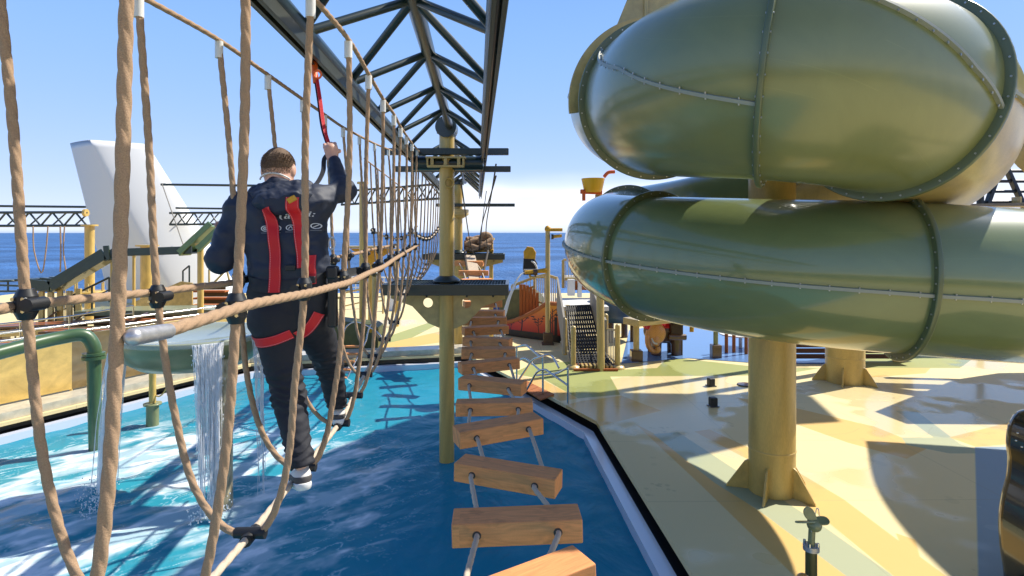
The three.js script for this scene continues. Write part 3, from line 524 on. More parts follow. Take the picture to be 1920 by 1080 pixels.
{
  const J = { head: P(523, 320, 3.14), neck: P(524, 352, 3.1), chest: P(532, 405, 3.08), belly: P(541, 490, 3.04), pelvis: P(545, 556, 3.03),
    lsh: P(455, 392, 3.06), lel: P(412, 487, 2.98), lwr: P(416, 437, 3.02), rsh: P(592, 378, 3.12), rel: P(643, 357, 3.28), rwr: P(624, 299, 3.40),
    lhip: P(512, 590, 3.02), lkn: P(542, 745, 2.96), lan: P(564, 868, 2.83), rhip: P(584, 586, 3.08), rkn: P(616, 676, 3.42), ran: P(634, 762, 3.64) };
  J.lwr = P(414, 436, 3.10);
  const lhand = V(XL(3.0) + 0.06, 3.2 - (420 - 436) / 1100 * 3.1, -3.05);
  const t = thing('person', 'man in navy hooded jacket and red harness walking along the rope bridge', 'person');
  // skin: head with face, neck, arms, legs, one continuous surface with fingers
  const hd = J.head, fwd = V(-0.02, -0.25, -1).normalize(), rt = V().crossVectors(fwd, Yup).normalize(), upv = V().crossVectors(rt, fwd).normalize();
  const H = (x, y, z) => hd.clone().addScaledVector(rt, x).addScaledVector(upv, y).addScaledVector(fwd, z);
  const toH = p => { const q = V(p[0], p[1], p[2]).sub(hd); return [q.dot(rt), q.dot(upv), q.dot(fwd)]; };
  const headF = p => { const q = toH(p); const o = V(0, 0.018, -0.012), o2 = V(0, -0.055, 0.03); let d = ellD(q, o, 0.078, 0.098, 0.096); d = smin(d, ellD(q, o2, 0.056, 0.068, 0.066), 0.05); d = smin(d, capD(q, V(0, 0.005, 0.088), V(0, -0.035, 0.108), 0.009, 0.014), 0.015); d = smin(d, capD(q, V(-0.02, -0.066, 0.088), V(0.02, -0.066, 0.088), 0.007, 0.007), 0.01); for (const s of [-1, 1]) { d = smin(d, ellD(q, V(s * 0.081, -0.004, -0.006), 0.011, 0.032, 0.021), 0.012); d = Math.max(d, -ellD(q, V(s * 0.032, 0.012, 0.098), 0.016, 0.009, 0.016)); d = smin(d, ellD(q, V(s * 0.032, 0.012, 0.080), 0.013, 0.011, 0.012), 0.004); } return d; };
  // hands: fingers wrap what they hold
  function handBones(w, dir, up, side, around, rr) {  // wrist, direction, finger side
    const b = [], c = w.clone().addScaledVector(dir, 0.055); b.push(bone(w, c, 0.026, 0.034)); b.push(bone(w.clone().addScaledVector(side, 0.016), c.clone().addScaledVector(side, 0.022), 0.018, 0.019)); b.push(bone(w.clone().addScaledVector(side, -0.016), c.clone().addScaledVector(side, -0.022), 0.018, 0.019));
    for (let k = 0; k < 4; k++) { const o = (k - 1.5) * 0.0195, L = [0.9, 1, 0.95, 0.78][k], r = 0.0088; const k0 = c.clone().addScaledVector(side, o).addScaledVector(dir, 0.018), k1 = k0.clone().addScaledVector(dir, 0.026 * L).addScaledVector(up, 0.022), k2 = k1.clone().addScaledVector(dir, -0.004).addScaledVector(up, 0.028 * L), k3 = k2.clone().addScaledVector(dir, -0.024 * L).addScaledVector(up, 0.004); b.push(bone(k0, k1, r + 0.001, r), bone(k1, k2, r, r - 0.0005), bone(k2, k3, r - 0.0005, r - 0.0015)); }
    const t0 = c.clone().addScaledVector(side, -0.03).addScaledVector(dir, -0.02), t1 = t0.clone().addScaledVector(side, -0.016).addScaledVector(up, 0.026).addScaledVector(dir, 0.014), t2 = t1.clone().addScaledVector(side, 0.016).addScaledVector(up, 0.022).addScaledVector(dir, 0.016); b.push(bone(t0, t1, 0.013, 0.0115), bone(t1, t2, 0.011, 0.009)); return b;
  }
  const rdir = V(-0.22, 0.95, -0.2).normalize(), rup = V(-0.35, -0.05, -0.9).addScaledVector(rdir, 0).normalize(); rup.addScaledVector(rdir, -rup.dot(rdir)).normalize(); const rside = V().crossVectors(rdir, rup).normalize();
  const RH = handBones(J.rwr.clone().addScaledVector(rdir, 0.01), rdir, rup, rside);
  const ldir = V(-0.25, 0.5, -0.8).normalize(), lup = V(-0.9, -0.25, 0.1).normalize(); lup.addScaledVector(ldir, -lup.dot(ldir)).normalize(); const lside = V().crossVectors(ldir, lup).normalize();
  const lw = V(-1.475, 3.19, -3.02); J.lwr = lw;
  const LH = handBones(lw, ldir, lup, lside);
  const bodyBones = [bone(J.neck, J.head.clone().addScaledVector(Yup, -0.05), 0.056, 0.056), bone(J.chest, J.neck, 0.08, 0.055), bone(J.chest, J.belly, 0.09, 0.08), bone(J.belly, J.pelvis, 0.08, 0.085), bone(J.lsh, J.chest, 0.05, 0.08), bone(J.rsh, J.chest, 0.05, 0.08), bone(J.lsh, J.lel, 0.05, 0.04), bone(J.lel, J.lwr, 0.04, 0.028), bone(J.rsh, J.rel, 0.05, 0.04), bone(J.rel, J.rwr, 0.04, 0.027), bone(J.pelvis, J.lhip, 0.085, 0.08), bone(J.pelvis, J.rhip, 0.085, 0.08), bone(J.lhip, J.lkn, 0.078, 0.050), bone(J.lkn, J.lan, 0.052, 0.036), bone(J.rhip, J.rkn, 0.082, 0.052), bone(J.rkn, J.ran, 0.052, 0.036)];
  const handsU = union([...RH, ...LH], 0.008), bodyU = union(bodyBones, 0.04);
  const bodyF = p => { let d = bodyU(p); if (d > 0.5) return d; return smin(smin(d, headF(p), 0.03), handsU(p), 0.012); };
  const all = Object.values(J);
  // body in coarse cells; head and hands in fine cells of their own, cut where they meet the body and merged into one mesh
  const cutBelow = (g) => g;
  const bodyG = sdfMesh(bodyF, ...bounds(all, 0.16), 0.0138);
  const wristCut = (w, dir) => p => -((p[0] - w.x) * dir.x + (p[1] - w.y) * dir.y + (p[2] - w.z) * dir.z) - 0.03;
  const fine = (f, w, dir, pad) => { const pl = wristCut(w, dir); return sdfMesh(p => Math.max(smin(f(p), bodyU(p), 0.012), pl(p)), ...pad, 0.0032); };
  const rhB = bounds([J.rwr, J.rwr.clone().addScaledVector(rdir, 0.11)], 0.075), lhB = bounds([lw, lw.clone().addScaledVector(ldir, 0.11)], 0.075);
  const rhG = fine(union(RH, 0.008), J.rwr, rdir, rhB), lhG = fine(union(LH, 0.008), lw, ldir, lhB);
  const hdG = sdfMesh(p => smin(headF(p), bodyU(p), 0.03), ...bounds([H(0, 0.12, 0), H(0, -0.14, 0)], 0.12), 0.0045);
  // drop coarse triangles where the fine ones stand
  const dropIn = (g, tests) => { const p = g.attributes.position, n = g.attributes.normal, u = g.attributes.uv, P2 = [], N2 = [], U2 = []; for (let i = 0; i < p.count; i += 3) { const c = V((p.getX(i) + p.getX(i + 1) + p.getX(i + 2)) / 3, (p.getY(i) + p.getY(i + 1) + p.getY(i + 2)) / 3, (p.getZ(i) + p.getZ(i + 1) + p.getZ(i + 2)) / 3); if (tests.some(f => f(c))) continue; for (let k = i; k < i + 3; k++) { P2.push(p.getX(k), p.getY(k), p.getZ(k)); N2.push(n.getX(k), n.getY(k), n.getZ(k)); U2.push(u.getX(k), u.getY(k)); } } const o = new THREE.BufferGeometry(); o.setAttribute('position', new THREE.Float32BufferAttribute(P2, 3)); o.setAttribute('normal', new THREE.Float32BufferAttribute(N2, 3)); o.setAttribute('uv', new THREE.Float32BufferAttribute(U2, 2)); return o; };
  const bodyCut = dropIn(bodyG, [c => c.clone().sub(J.rwr).dot(rdir) > -0.012 && c.distanceTo(J.rwr) < 0.16, c => c.clone().sub(lw).dot(ldir) > -0.012 && c.distanceTo(lw) < 0.16, c => c.y > hd.y - 0.10 && c.distanceTo(hd) < 0.16]);
  const body = mesh('body', [bodyCut, rhG, lhG, hdG], M.skin, t);
  // hair: a cap over the back and top of the skull, cropped at the nape
  const hairF = p => { const q = toH(p); let d = ellD(q, V(0, 0.020, -0.013), 0.0805, 0.1015, 0.0990); d += 0.0018 * noise.noise(q[0] * 160, q[1] * 60, q[2] * 160); d = Math.max(d, -(q[1] - (0.012 + 0.42 * (q[2] + 0.02) + (q[2] > 0.02 ? 0.5 * (q[2] - 0.02) : 0) + 0.006 * noise.noise(q[0] * 50, q[1] * 30, 3)))); return d; };
  mesh('hair', sdfMesh(hairF, ...bounds([H(0, 0.11, 0), H(0, -0.08, 0)], 0.12), 0.005), M.hair, t);
  {
    const hg = sdfMesh(p => { const h = toH(p); return Math.max(ellD(h, V(0, 0.020, -0.013), 0.0795, 0.1005, 0.0980), -(h[1] + 0.036 - 0.42 * (h[2] + 0.02) - (h[2] > 0.02 ? 0.5 * (h[2] - 0.02) : 0))); }, ...bounds([H(0, 0.11, 0), H(0, -0.08, 0)], 0.12), 0.008), hp = hg.attributes.position, hn = hg.attributes.normal, cone = new THREE.ConeGeometry(0.0011, 0.013, 3, 1).translate(0, 0.0055, 0), im = [];
    const tone = [0, 1, 2].map(() => []);
    for (let i = 0; i < hp.count; i += 3) for (let r = 0; r < 3; r++) {
      const a = rnd(), b = rnd() * (1 - a), c2 = 1 - a - b, pt = V(0, 0, 0), nn = V(0, 0, 0); [a, b, c2].forEach((w, k) => { pt.addScaledVector(V(hp.getX(i + k), hp.getY(i + k), hp.getZ(i + k)), w); nn.addScaledVector(V(hn.getX(i + k), hn.getY(i + k), hn.getZ(i + k)), w); });
      const qh = toH([pt.x, pt.y, pt.z]); nn.normalize(); if (ellD(qh, V(0, 0.020, -0.013), 0.0805, 0.1015, 0.0990) < -0.006) continue; const low = qh[1] - 0.42 * (qh[2] + 0.02); if (low < 0.05 && rnd() < 0.55 - low * 6) continue;
      const dirn = nn.clone().multiplyScalar(0.55).add(V(0.25 * (rnd() - 0.5), -0.75 + 0.3 * rnd(), 0.25 * (rnd() - 0.5))).addScaledVector(fwd, qh[1] > 0.07 ? 0.5 : 0).normalize();
      const m = new THREE.Matrix4().compose(pt, new THREE.Quaternion().setFromUnitVectors(Yup, dirn), V(1, (0.7 + 0.6 * rnd()) * (0.35 + 0.65 * sstep(-0.03, 0.06, low)), 1)); tone[Math.floor(rnd() * 3)].push(norm(cone).applyMatrix4(m));
    }
    tone.forEach((g, k) => stuff('hair_strands', g, S([[0.17, 0.108, 0.066], [0.10, 0.06, 0.036], [0.26, 0.175, 0.11]][k], 0.6), t));
  }
  mesh('eye', [ell(H(-0.032, 0.012, 0.083), 0.011, 0.011, 0.011), ell(H(0.032, 0.012, 0.083), 0.011, 0.011, 0.011)], M.white, t);
  // face mask strap round the nape
  { const a = []; for (let i = 0; i <= 14; i++) { const q = -1 + i / 7; a.push(H(q * 0.078, -0.062 + 0.018 * (1 - q * q), -0.074 * Math.sqrt(Math.max(0, 1 - q * q * 0.85)) - 0.012)); } mesh('mask_strap', tube(a, 0.005, 40, 8), M.white, t); }
  // jacket
  const fold = (p, f, a) => a * fbm(p[0] * f, p[1] * f * 1.3 + p[0] * 2, p[2] * f, 3) + a * 0.8 * Math.pow(Math.max(0, Math.sin(p[1] * 42 + 5 * noise.noise(p[0] * 6, p[1] * 5, 2))), 3) * noise.noise(p[0] * 7 + 3, p[1] * 4, p[2] * 7);
  const hem = 3.2 - (537 - 436) / 1100 * 3.04, W = (px, py, d) => P(px, py, d);
  const jb = [bone(W(500, 405, 3.07), W(570, 400, 3.1), 0.125, 0.125), bone(W(505, 455, 3.06), W(570, 452, 3.08), 0.13, 0.125), bone(W(512, 505, 3.04), W(578, 500, 3.06), 0.122, 0.118), bone(W(515, 560, 3.03), W(578, 555, 3.05), 0.128, 0.124), bone(J.neck, W(528, 385, 3.1), 0.075, 0.11), bone(J.lsh, W(500, 398, 3.07), 0.082, 0.11), bone(J.rsh, W(560, 390, 3.09), 0.08, 0.11),
    bone(J.lsh, J.lel, 0.077, 0.060), bone(J.lel, J.lwr.clone().lerp(J.lel, 0.12), 0.060, 0.041), bone(J.rsh, J.rel, 0.076, 0.058), bone(J.rel, J.rwr.clone().lerp(J.rel, 0.1), 0.060, 0.040)];
  const ju = union(jb, 0.05);
  const jacketF = p => { let d = ju(p); if (d < 0.05) { d += fold(p, 9, 0.017) + 0.007 * Math.max(0, Math.sin((p[0] * 0.8 + p[1]) * 55 + 7 * noise.noise(p[0] * 5, p[1] * 5, 1))) * sstep(-0.1, 0.4, noise.noise(p[0] * 6, p[1] * 5, p[2] * 6 + 4)); } d = Math.max(d, hem - p[1] + 0.012 * noise.noise(p[0] * 8, 1, 1)); const nk = V(J.neck.x, J.neck.y + 0.05, J.neck.z - 0.02); d = Math.max(d, -capD(p, J.neck.clone().add(V(0, 0.005, -0.01)), J.neck.clone().add(V(0, 0.2, -0.03)), 0.058, 0.09)); return d; };
  mesh('jacket', sdfMesh(jacketF, ...bounds([J.lsh, J.lel, J.lwr, J.rsh, J.rel, J.rwr, J.neck, W(545, 545, 3.04)], 0.17), 0.0085), M.jacket, t);
  // hood lying on the shoulders
  const hoodF = p => { let d = 9; const c0 = W(524, 372, 3.0), y0 = c0.y; const ringC = [[482, 362, 3.05], [494, 378, 2.98], [520, 384, 2.945], [548, 380, 2.95], [566, 366, 3.02], [572, 352, 3.1]]; for (let i = 0; i + 1 < ringC.length; i++) d = smin(d, capD(p, W(...ringC[i]), W(...ringC[i + 1]), 0.045, 0.045), 0.04); d = smin(d, capD(p, W(505, 352, 3.05), W(548, 350, 3.06), 0.032, 0.034), 0.05); d = smin(d, capD(p, W(524, 372, 3.0), W(528, 366, 3.02), 0.06, 0.06), 0.05); return d + fold(p, 14, 0.018); };
  mesh('hood', sdfMesh(hoodF, ...bounds([W(470, 345, 3.05), W(585, 392, 3.0)], 0.1), 0.0065), M.jacket, t);
  // trousers
  const tb = [bone(W(512, 548, 3.03), W(580, 545, 3.06), 0.125, 0.12), bone(W(512, 590, 3.0), W(520, 600, 3.02), 0.122, 0.118), bone(W(578, 585, 3.06), W(580, 595, 3.08), 0.118, 0.112), bone(W(515, 605, 3.0), J.lkn, 0.116, 0.076), bone(J.lkn, J.lan, 0.078, 0.060), bone(W(582, 600, 3.08), J.rkn, 0.108, 0.078), bone(J.rkn, J.ran, 0.078, 0.060)];
  const tu = union(tb, 0.035);
  const wr = (p, a, b, r) => { const ab = b.clone().sub(a); const h = ((p[0] - a.x) * ab.x + (p[1] - a.y) * ab.y + (p[2] - a.z) * ab.z) / ab.lengthSq(); return h; };
  const trF = p => { let d = tu(p); if (d < 0.05) { const kn = Math.exp(-((p[1] - J.lkn.y) ** 2) / 0.004) + Math.exp(-((p[1] - J.lan.y - 0.06) ** 2) / 0.006) + Math.exp(-((p[1] - J.rkn.y) ** 2) / 0.006); d += fold(p, 8, 0.012) + 0.006 * Math.min(1, kn) * Math.sin(p[1] * 150 + 6 * noise.noise(p[0] * 9, p[1] * 8, p[2] * 9)); } d = Math.max(d, p[1] - (hem + 0.03)); return d; };
  const cutL = J.lan.y + 0.0, cutR = J.ran.y + 0.02;
  mesh('trousers', sdfMesh(p => { const left = p[2] > -3.22 ? J.lan.y - 0.005 : -9, c = p[0] < -1.13 + 0 && p[2] > -3.2 ? J.lan.y - 0.005 : -9; const near = capD(p, J.lkn, J.lan, 0.13, 0.13) < capD(p, J.rkn, J.ran, 0.13, 0.13); const cy = near ? J.lan.y - 0.002 : J.ran.y + 0.002; return Math.max(trF(p), cy - p[1]); }, ...bounds([J.pelvis, J.lhip, J.lkn, J.lan, J.rhip, J.rkn, J.ran], 0.17), 0.0098), M.trouser, t);
  // socks and shoes
  function shoe(an, yaw, pitch) {
    const g = new THREE.Group(); g.name = 'shoe'; g.scale.setScalar(0.88); g.position.copy(an); g.rotation.set(pitch, yaw, 0, 'YXZ'); t.add(g); const y0 = -0.10;
    const up = p => { let d = union([bone(V(0, -0.035, 0.0), V(0, -0.062, -0.10), 0.044, 0.042), bone(V(0, -0.06, 0.025), V(0, -0.07, -0.08), 0.036, 0.042), bone(V(0, -0.066, -0.1), V(0, -0.075, -0.175), 0.043, 0.036)], 0.03)(p); d = Math.max(d, y0 + 0.02 - p[1]); return Math.max(d, -capD(p, V(0, 0.02, 0.0), V(0, -0.02, -0.005), 0.034, 0.034)); };
    const so = p => { let d = union([bone(V(0, -0.085, 0.03), V(0, -0.085, -0.09), 0.044, 0.050), bone(V(0, -0.085, -0.09), V(0, -0.08, -0.185), 0.050, 0.040)], 0.03)(p); return Math.max(d, y0 - 0.012 - p[1], p[1] - (y0 + 0.026)); };
    const b = [V(-0.06, -0.125, -0.24), V(0.06, 0.03, 0.085)];
    const u = mesh('shoe_upper', sdfMesh(up, ...b, 0.0045), M.shoeW, g); mesh('sole', sdfMesh(so, ...b, 0.0045), M.white, g);
    mesh('heel_patch', sdfMesh(p => Math.max(up(p) - 0.004, p[1] + 0.042, -p[1] - 0.08, -p[2] - 0.12), ...b, 0.0045), M.shoeG, g);
    mesh('sock', cyl(V(0, -0.03, 0), V(0, 0.05, 0.005), 0.036, 0.036, 20), M.sock, g);
  }
  shoe(P(566, 876, 2.84), 0.5, -0.2); shoe(P(634, 764, 3.63), 0.35, -0.16);
  // harness: straps laid on the cloth by casting onto it
  const clothF = p => Math.min(jacketF(p), trF(p), hoodF(p));
  function drop(px, py, d0 = 2.62, F = clothF) { const dir = P(px, py, 1).sub(V(0, 3.2, 0)).setX(0); let q = P(px, py, 3.0); const x = q.x, y = q.y; let z = -d0; for (let i = 0; i < 90; i++) { const s = F([x, y, z]); if (s < 0.001) break; z -= Math.max(0.0012, s * 0.6); if (z < -3.6) break; } return V(x, y, z); }
  function strap(pl, w, mat, name, off = 0.005, F) {       // px polyline; ribbon of width w with thickness
    const c = curve(pl.map(p => V(p[0], p[1], 0))), n = 40, P3 = [], U3 = [], idx = []; const rows = [];
    for (let i = 0; i <= n; i++) { const q = c.getPoint(i / n), tg = c.getTangent(i / n), nx = -tg.y, ny = tg.x, row = []; for (let j = 0; j <= 4; j++) { const s = (j / 4 - 0.5) * w; row.push(drop(q.x + nx * s, q.y + ny * s, 2.62, F)); } rows.push(row); }
    // smooth depth so that the webbing bridges small folds
    for (let it = 0; it < 3; it++) for (let i = 1; i < n; i++) for (let j = 0; j <= 4; j++) rows[i][j].z = Math.max(rows[i][j].z, (rows[i - 1][j].z + rows[i + 1][j].z) / 2);
    for (let i = 0; i <= n; i++) for (let j = 0; j <= 4; j++) { const v = rows[i][j]; P3.push(v.x, v.y, v.z + off); U3.push(j / 4, i / n * 6); }
    const m = P3.length / 3; for (let i = 0; i <= n; i++) for (let j = 0; j <= 4; j++) { const v = rows[i][j]; P3.push(v.x, v.y, v.z + off - 0.004); U3.push(j / 4, i / n); }
    for (let i = 0; i < n; i++) for (let j = 0; j < 4; j++) { const a = i * 5 + j; idx.push(a, a + 1, a + 5, a + 1, a + 6, a + 5, m + a, m + a + 5, m + a + 1, m + a + 1, m + a + 5, m + a + 6); }
    for (let i = 0; i < n; i++) for (const j of [0, 4]) { const a = i * 5 + j; idx.push(a, a + 5, m + a, a + 5, m + a + 5, m + a); }
    const g = new THREE.BufferGeometry(); g.setAttribute('position', new THREE.Float32BufferAttribute(P3, 3)); g.setAttribute('uv', new THREE.Float32BufferAttribute(U3, 2)); g.setIndex(idx); g.computeVertexNormals(); return mesh(name, g, mat, t);
  }
  const X = p => [p[0] * 3.0 / 3.0, p[1]];
  strap([[472, 528], [510, 534], [545, 534], [580, 530], [614, 520]], 22, M.belt, 'waist_belt', 0.007);
  strap([[512, 392], [521, 430], [527, 480], [528, 545]], 20, M.red, 'shoulder_strap', 0.012);
  strap([[562, 372], [562, 400], [570, 450], [577, 500]], 20, M.red, 'shoulder_strap', 0.012);
  strap([[588, 478], [589, 505], [590, 531]], 17, M.red, 'lower_strap', 0.016);
  strap([[477, 634], [500, 636], [530, 631], [556, 622]], 17, M.red, 'leg_loop', 0.008);
  strap([[562, 628], [578, 619], [592, 604], [602, 586]], 17, M.red, 'leg_loop', 0.008);
  strap([[556, 380], [568, 372]], 10, M.bright, 'yellow_tag', 0.016);
  { const a = drop(545, 500), w = a.clone().add(V(0.03, 0, 0.015)); mesh('back_buckle', box(w.x, w.y, w.z, 0.05, 0.03, 0.02), M.black, t); mesh('side_buckle', box(w.x + 0.09, w.y - 0.06, w.z, 0.07, 0.035, 0.02), M.black, t); }
  const pk = P(624, 588, 3.0); mesh('lanyard_pack', [box(pk.x, pk.y + 0.06, pk.z, 0.046, 0.26, 0.045, 0.012), box(pk.x, pk.y + 0.21, pk.z, 0.058, 0.07, 0.06, 0.015)], M.black, t);
  mesh('carabiner', new THREE.TorusGeometry(0.022, 0.005, 8, 20).scale(0.7, 1.4, 1).translate(pk.x - 0.005, pk.y + 0.36, pk.z), M.alu, t);
  // white print on the back of the jacket: flat print on the cloth, carried by a patch that follows it
  {
    const cv = document.createElement('canvas'); cv.width = 512; cv.height = 384; const c = cv.getContext('2d'); c.fillStyle = '#06080d'; c.fillRect(0, 0, 512, 384); c.fillStyle = c.strokeStyle = '#cfd3da';
    c.font = 'italic bold 110px serif'; c.fillText('(a.b', 150, 120); c.font = 'italic bold 80px serif'; c.fillText('i:', 390, 90);
    c.lineWidth = 9; [[60, 250], [150, 246], [258, 236], [355, 230], [450, 214]].forEach(([x, y], i) => { c.beginPath(); c.arc(x, y, 33, 0, 6.3); c.stroke(); c.beginPath(); if (i === 0 || i === 1) { c.arc(x, y, 15, 0, 6.3); c.stroke(); c.fillRect(x - 5, y - 5, 10, 10); } else if (i === 2) { c.moveTo(x - 16, y + 14); c.lineTo(x, y - 18); c.lineTo(x + 16, y + 14); c.stroke(); } else { c.moveTo(x - 20, y + 18); c.lineTo(x + 20, y - 18); c.stroke(); } c.globalAlpha = 0.55; c.fillRect(x - 36, y + 52, 72, 9); c.globalAlpha = 1; });
    const al = dataTex(2, 2, () => [255, 255, 255]);
    const tx = new THREE.CanvasTexture(cv); tx.colorSpace = THREE.SRGBColorSpace; const ta = new THREE.CanvasTexture(cv);
    const n = 30, P3 = [], U3 = [], idx = []; for (let i = 0; i <= n; i++) for (let j = 0; j <= n; j++) { const v = drop(494 + 110 * i / n, 393 + 55 * j / n, 2.62, jacketF); P3.push(v.x, v.y, v.z + 0.003); U3.push(i / n, 1 - j / n); }
    for (let i = 0; i < n; i++) for (let j = 0; j < n; j++) { const a = i * (n + 1) + j; idx.push(a, a + 1, a + n + 1, a + 1, a + n + 2, a + n + 1); }
    const g = new THREE.BufferGeometry(); g.setAttribute('position', new THREE.Float32BufferAttribute(P3, 3)); g.setAttribute('uv', new THREE.Float32BufferAttribute(U3, 2)); g.setIndex(idx); g.computeVertexNormals();
    mesh('back_print', g, new THREE.MeshStandardMaterial({ map: tx, roughness: 0.7, alphaMap: ta, transparent: true, alphaTest: 0.12 }), t);
  }
  // safety lanyard from the rail to his hand and down to the harness
  const ly = thing('safety_lanyard', 'red and black safety lanyard from the truss rail to the raised hand', 'lanyard');
  const hp = J.rwr.clone().addScaledVector(rdir, 0.075).addScaledVector(rup, 0.028);
  const rail = P(588, 98, 3.86), mid = P(593, 160, 3.72);
  const flat = (pts, w, th, n = 30) => { const c = curve(pts), g = []; for (let i = 0; i < n; i++) g.push(bar(c.getPoint(i / n), c.getPoint((i + 1) / n), w, th, 0.0015)); return g; };
  mesh('trolley_strap', flat([V(chordP(3.86, -1).x, 4.31, -3.86), P(588, 110, 3.84), P(590, 128, 3.8)], 0.03, 0.006, 8), M.belt, ly);
  mesh('shackle', [cyl(P(589, 118, 3.82), P(591, 155, 3.74), 0.022, 0.014, 12), new THREE.TorusGeometry(0.025, 0.007, 8, 16).translate(P(595, 140, 3.75).x, P(595, 140, 3.75).y, -3.75)], M.orange, ly);
  mesh('red_webbing', flat([P(593, 140, 3.77), P(600, 185, 3.66), P(608, 240, 3.53), hp], 0.022, 0.006), M.red, ly);
  mesh('black_webbing', flat([P(591, 150, 3.76), P(597, 190, 3.66), P(604, 240, 3.54), hp.clone().add(V(-0.008, 0, 0.006))], 0.016, 0.006), M.belt, ly);
  mesh('tail_strap', flat([hp, P(609, 295, 3.40), P(606, 320, 3.3), P(598, 338, 3.2), P(586, 352, 3.06)], 0.026, 0.005), M.belt, ly);
}

// ---------------------------------------------------------------- unseen things added for the light: a shade roof and a mirrored deckhouse
{
  const t = thing('added_shade_roof', 'added unseen roof high above, cut to shape the shade on pool and deck', 'roof');
  const H = 10.2, k = 1 / Math.tan(SUN_EL), sx = Math.cos(SUN_AZ) * k, sz = -Math.sin(SUN_AZ) * k, up = ([x, z]) => [x + sx * H, z + sz * H];
  const out = [[-2.9, -5.2], [-3.27, -7.5], [-2.97, -9.08], [-2.2, -10.4], [-1.36, -11.5], [1.4, -11.75], [5.8, -11.45], [5.5, -9.9], [4.0, -9.65], [3.3, -9.5], [2.85, -9.15], [2.35, -9.1], [2.0, -9.45], [1.55, -9.75], [1.62, -8.6], [2.3, -7.45], [2.9, -7.2], [2.4, -6.6], [2.25, -6.0], [2.15, -5.2]].map(up);  // outline of the desired ground shade, carried up along the sun
  const hole = [[-0.72, -5.6], [-0.86, -6.5], [-0.82, -7.05], [-0.6, -7.35], [-0.2, -7.3], [0.1, -7.0], [-0.1, -6.75], [-0.45, -6.5], [-0.45, -5.6]].map(up);  // gap shaped to leave a sunlit notch on the water
  mesh('shade_roof_skin', slab(out, hole, H, 0.08), M.white, t);
  for (const [x, z] of [[9.6, -14.6], [8.2, -14.9]]) mesh('added_roof_post', cyl(V(x, 0, z), V(x, H - 0.08, z), 0.12, 0.12, 20), M.yellow, t);
}
{
  const t = thing('added_deckhouse', 'added unseen deckhouse behind the viewer, dimming what the slide mirrors', 'building');  // added so the glossy slide mirrors less bright sky
  mesh('wall', box(0, 0.7, 15.4, 44, 1.4, 0.4, 0.02), M.tan, t); mesh('upper_wall', box(0, 3.5, 15.4, 44, 0.8, 0.4, 0.02), M.tan, t);
  for (let i = 0; i < 16; i++) mesh('window', box(-20.5 + i * 2.75, 2.25, 15.5, 2.4, 1.7, 0.1, 0.02), M.blackGloss, t);
  for (let i = 0; i < 17; i++) mesh('pillar', box(-21.9 + i * 2.75, 2.25, 15.35, 0.3, 1.7, 0.3, 0.02), M.tan, t);
}

// ---------------------------------------------------------------- pool surroundings, left
const ledge = (a, b, o0, o1, y0, y1) => { // a strip beside the left edge of the pool, between two offsets
  const A = off(o0), B = off(o1), lerp = (p, q, k) => [p[0] + (q[0] - p[0]) * k, p[1] + (q[1] - p[1]) * k];
  return slab([lerp(A[0], A[1], a), lerp(A[0], A[1], b), lerp(B[0], B[1], b), lerp(B[0], B[1], a)], null, y1, y1 - y0);
};
{
  // raised cream kerb round the left and far edge
  const A = off(0.31), B = off(0.85);
  struct('pool_kerb', slab([A[0], A[1], A[2], A[3], B[3], B[2], B[1], B[0]], null, 0.14, 0.136), PH([0.70, 0.64, 0.50], 0.35, { map: mottle, clearcoat: 0.3 }));
  const t = thing('pool_wall', 'low yellow wall with tinted glass panes standing along the left pool kerb', 'wall');
  const a = off(1.25)[0], b = off(1.25)[1], b2 = off(1.25)[2], dir = V(b2[0] - b[0], 0, b2[1] - b[1]);
  const at = (k, y) => k <= 1 ? V(a[0] + (b[0] - a[0]) * k, y, a[1] + (b[1] - a[1]) * k) : V(b[0] + (b2[0] - b[0]) * (k - 1), y, b[1] + (b2[1] - b[1]) * (k - 1));
  const ks = [0.55, 0.68, 0.80, 0.9, 1.0, 1.3, 1.62, 2.0];
  for (let i = 0; i + 1 < ks.length; i++) {
    const p = at(ks[i], 0.62), q = at(ks[i + 1], 0.62);
    if (i === 3) { mesh('glass_pane', bar(p, q, 0.03, 1.08, 0.004), PH([0.75, 0.78, 0.76], 0.05, { transmission: 1, thickness: 0 }), t); }
    else mesh('wall_panel', bar(p, q, 0.06, 1.08, 0.006), i === 5 ? PH([0.27, 0.20, 0.10], 0.1, { map: mottle, clearcoat: 1 }) : PH([0.80, 0.57, 0.19], 0.35, { map: mottle, clearcoat: 0.3 }), t);
    mesh('post', cyl(at(ks[i + 1], 0.02), at(ks[i + 1], 1.2), 0.03, 0.03, 12), M.tan, t);
    mesh('top_rail', cyl(at(ks[i], 1.22), at(ks[i + 1], 1.22), 0.022, 0.022, 10), M.chrome, t);
    mesh('top_rail', cyl(at(ks[i], 1.36), at(ks[i + 1], 1.36), 0.018, 0.018, 10), M.chrome, t);
  }
}
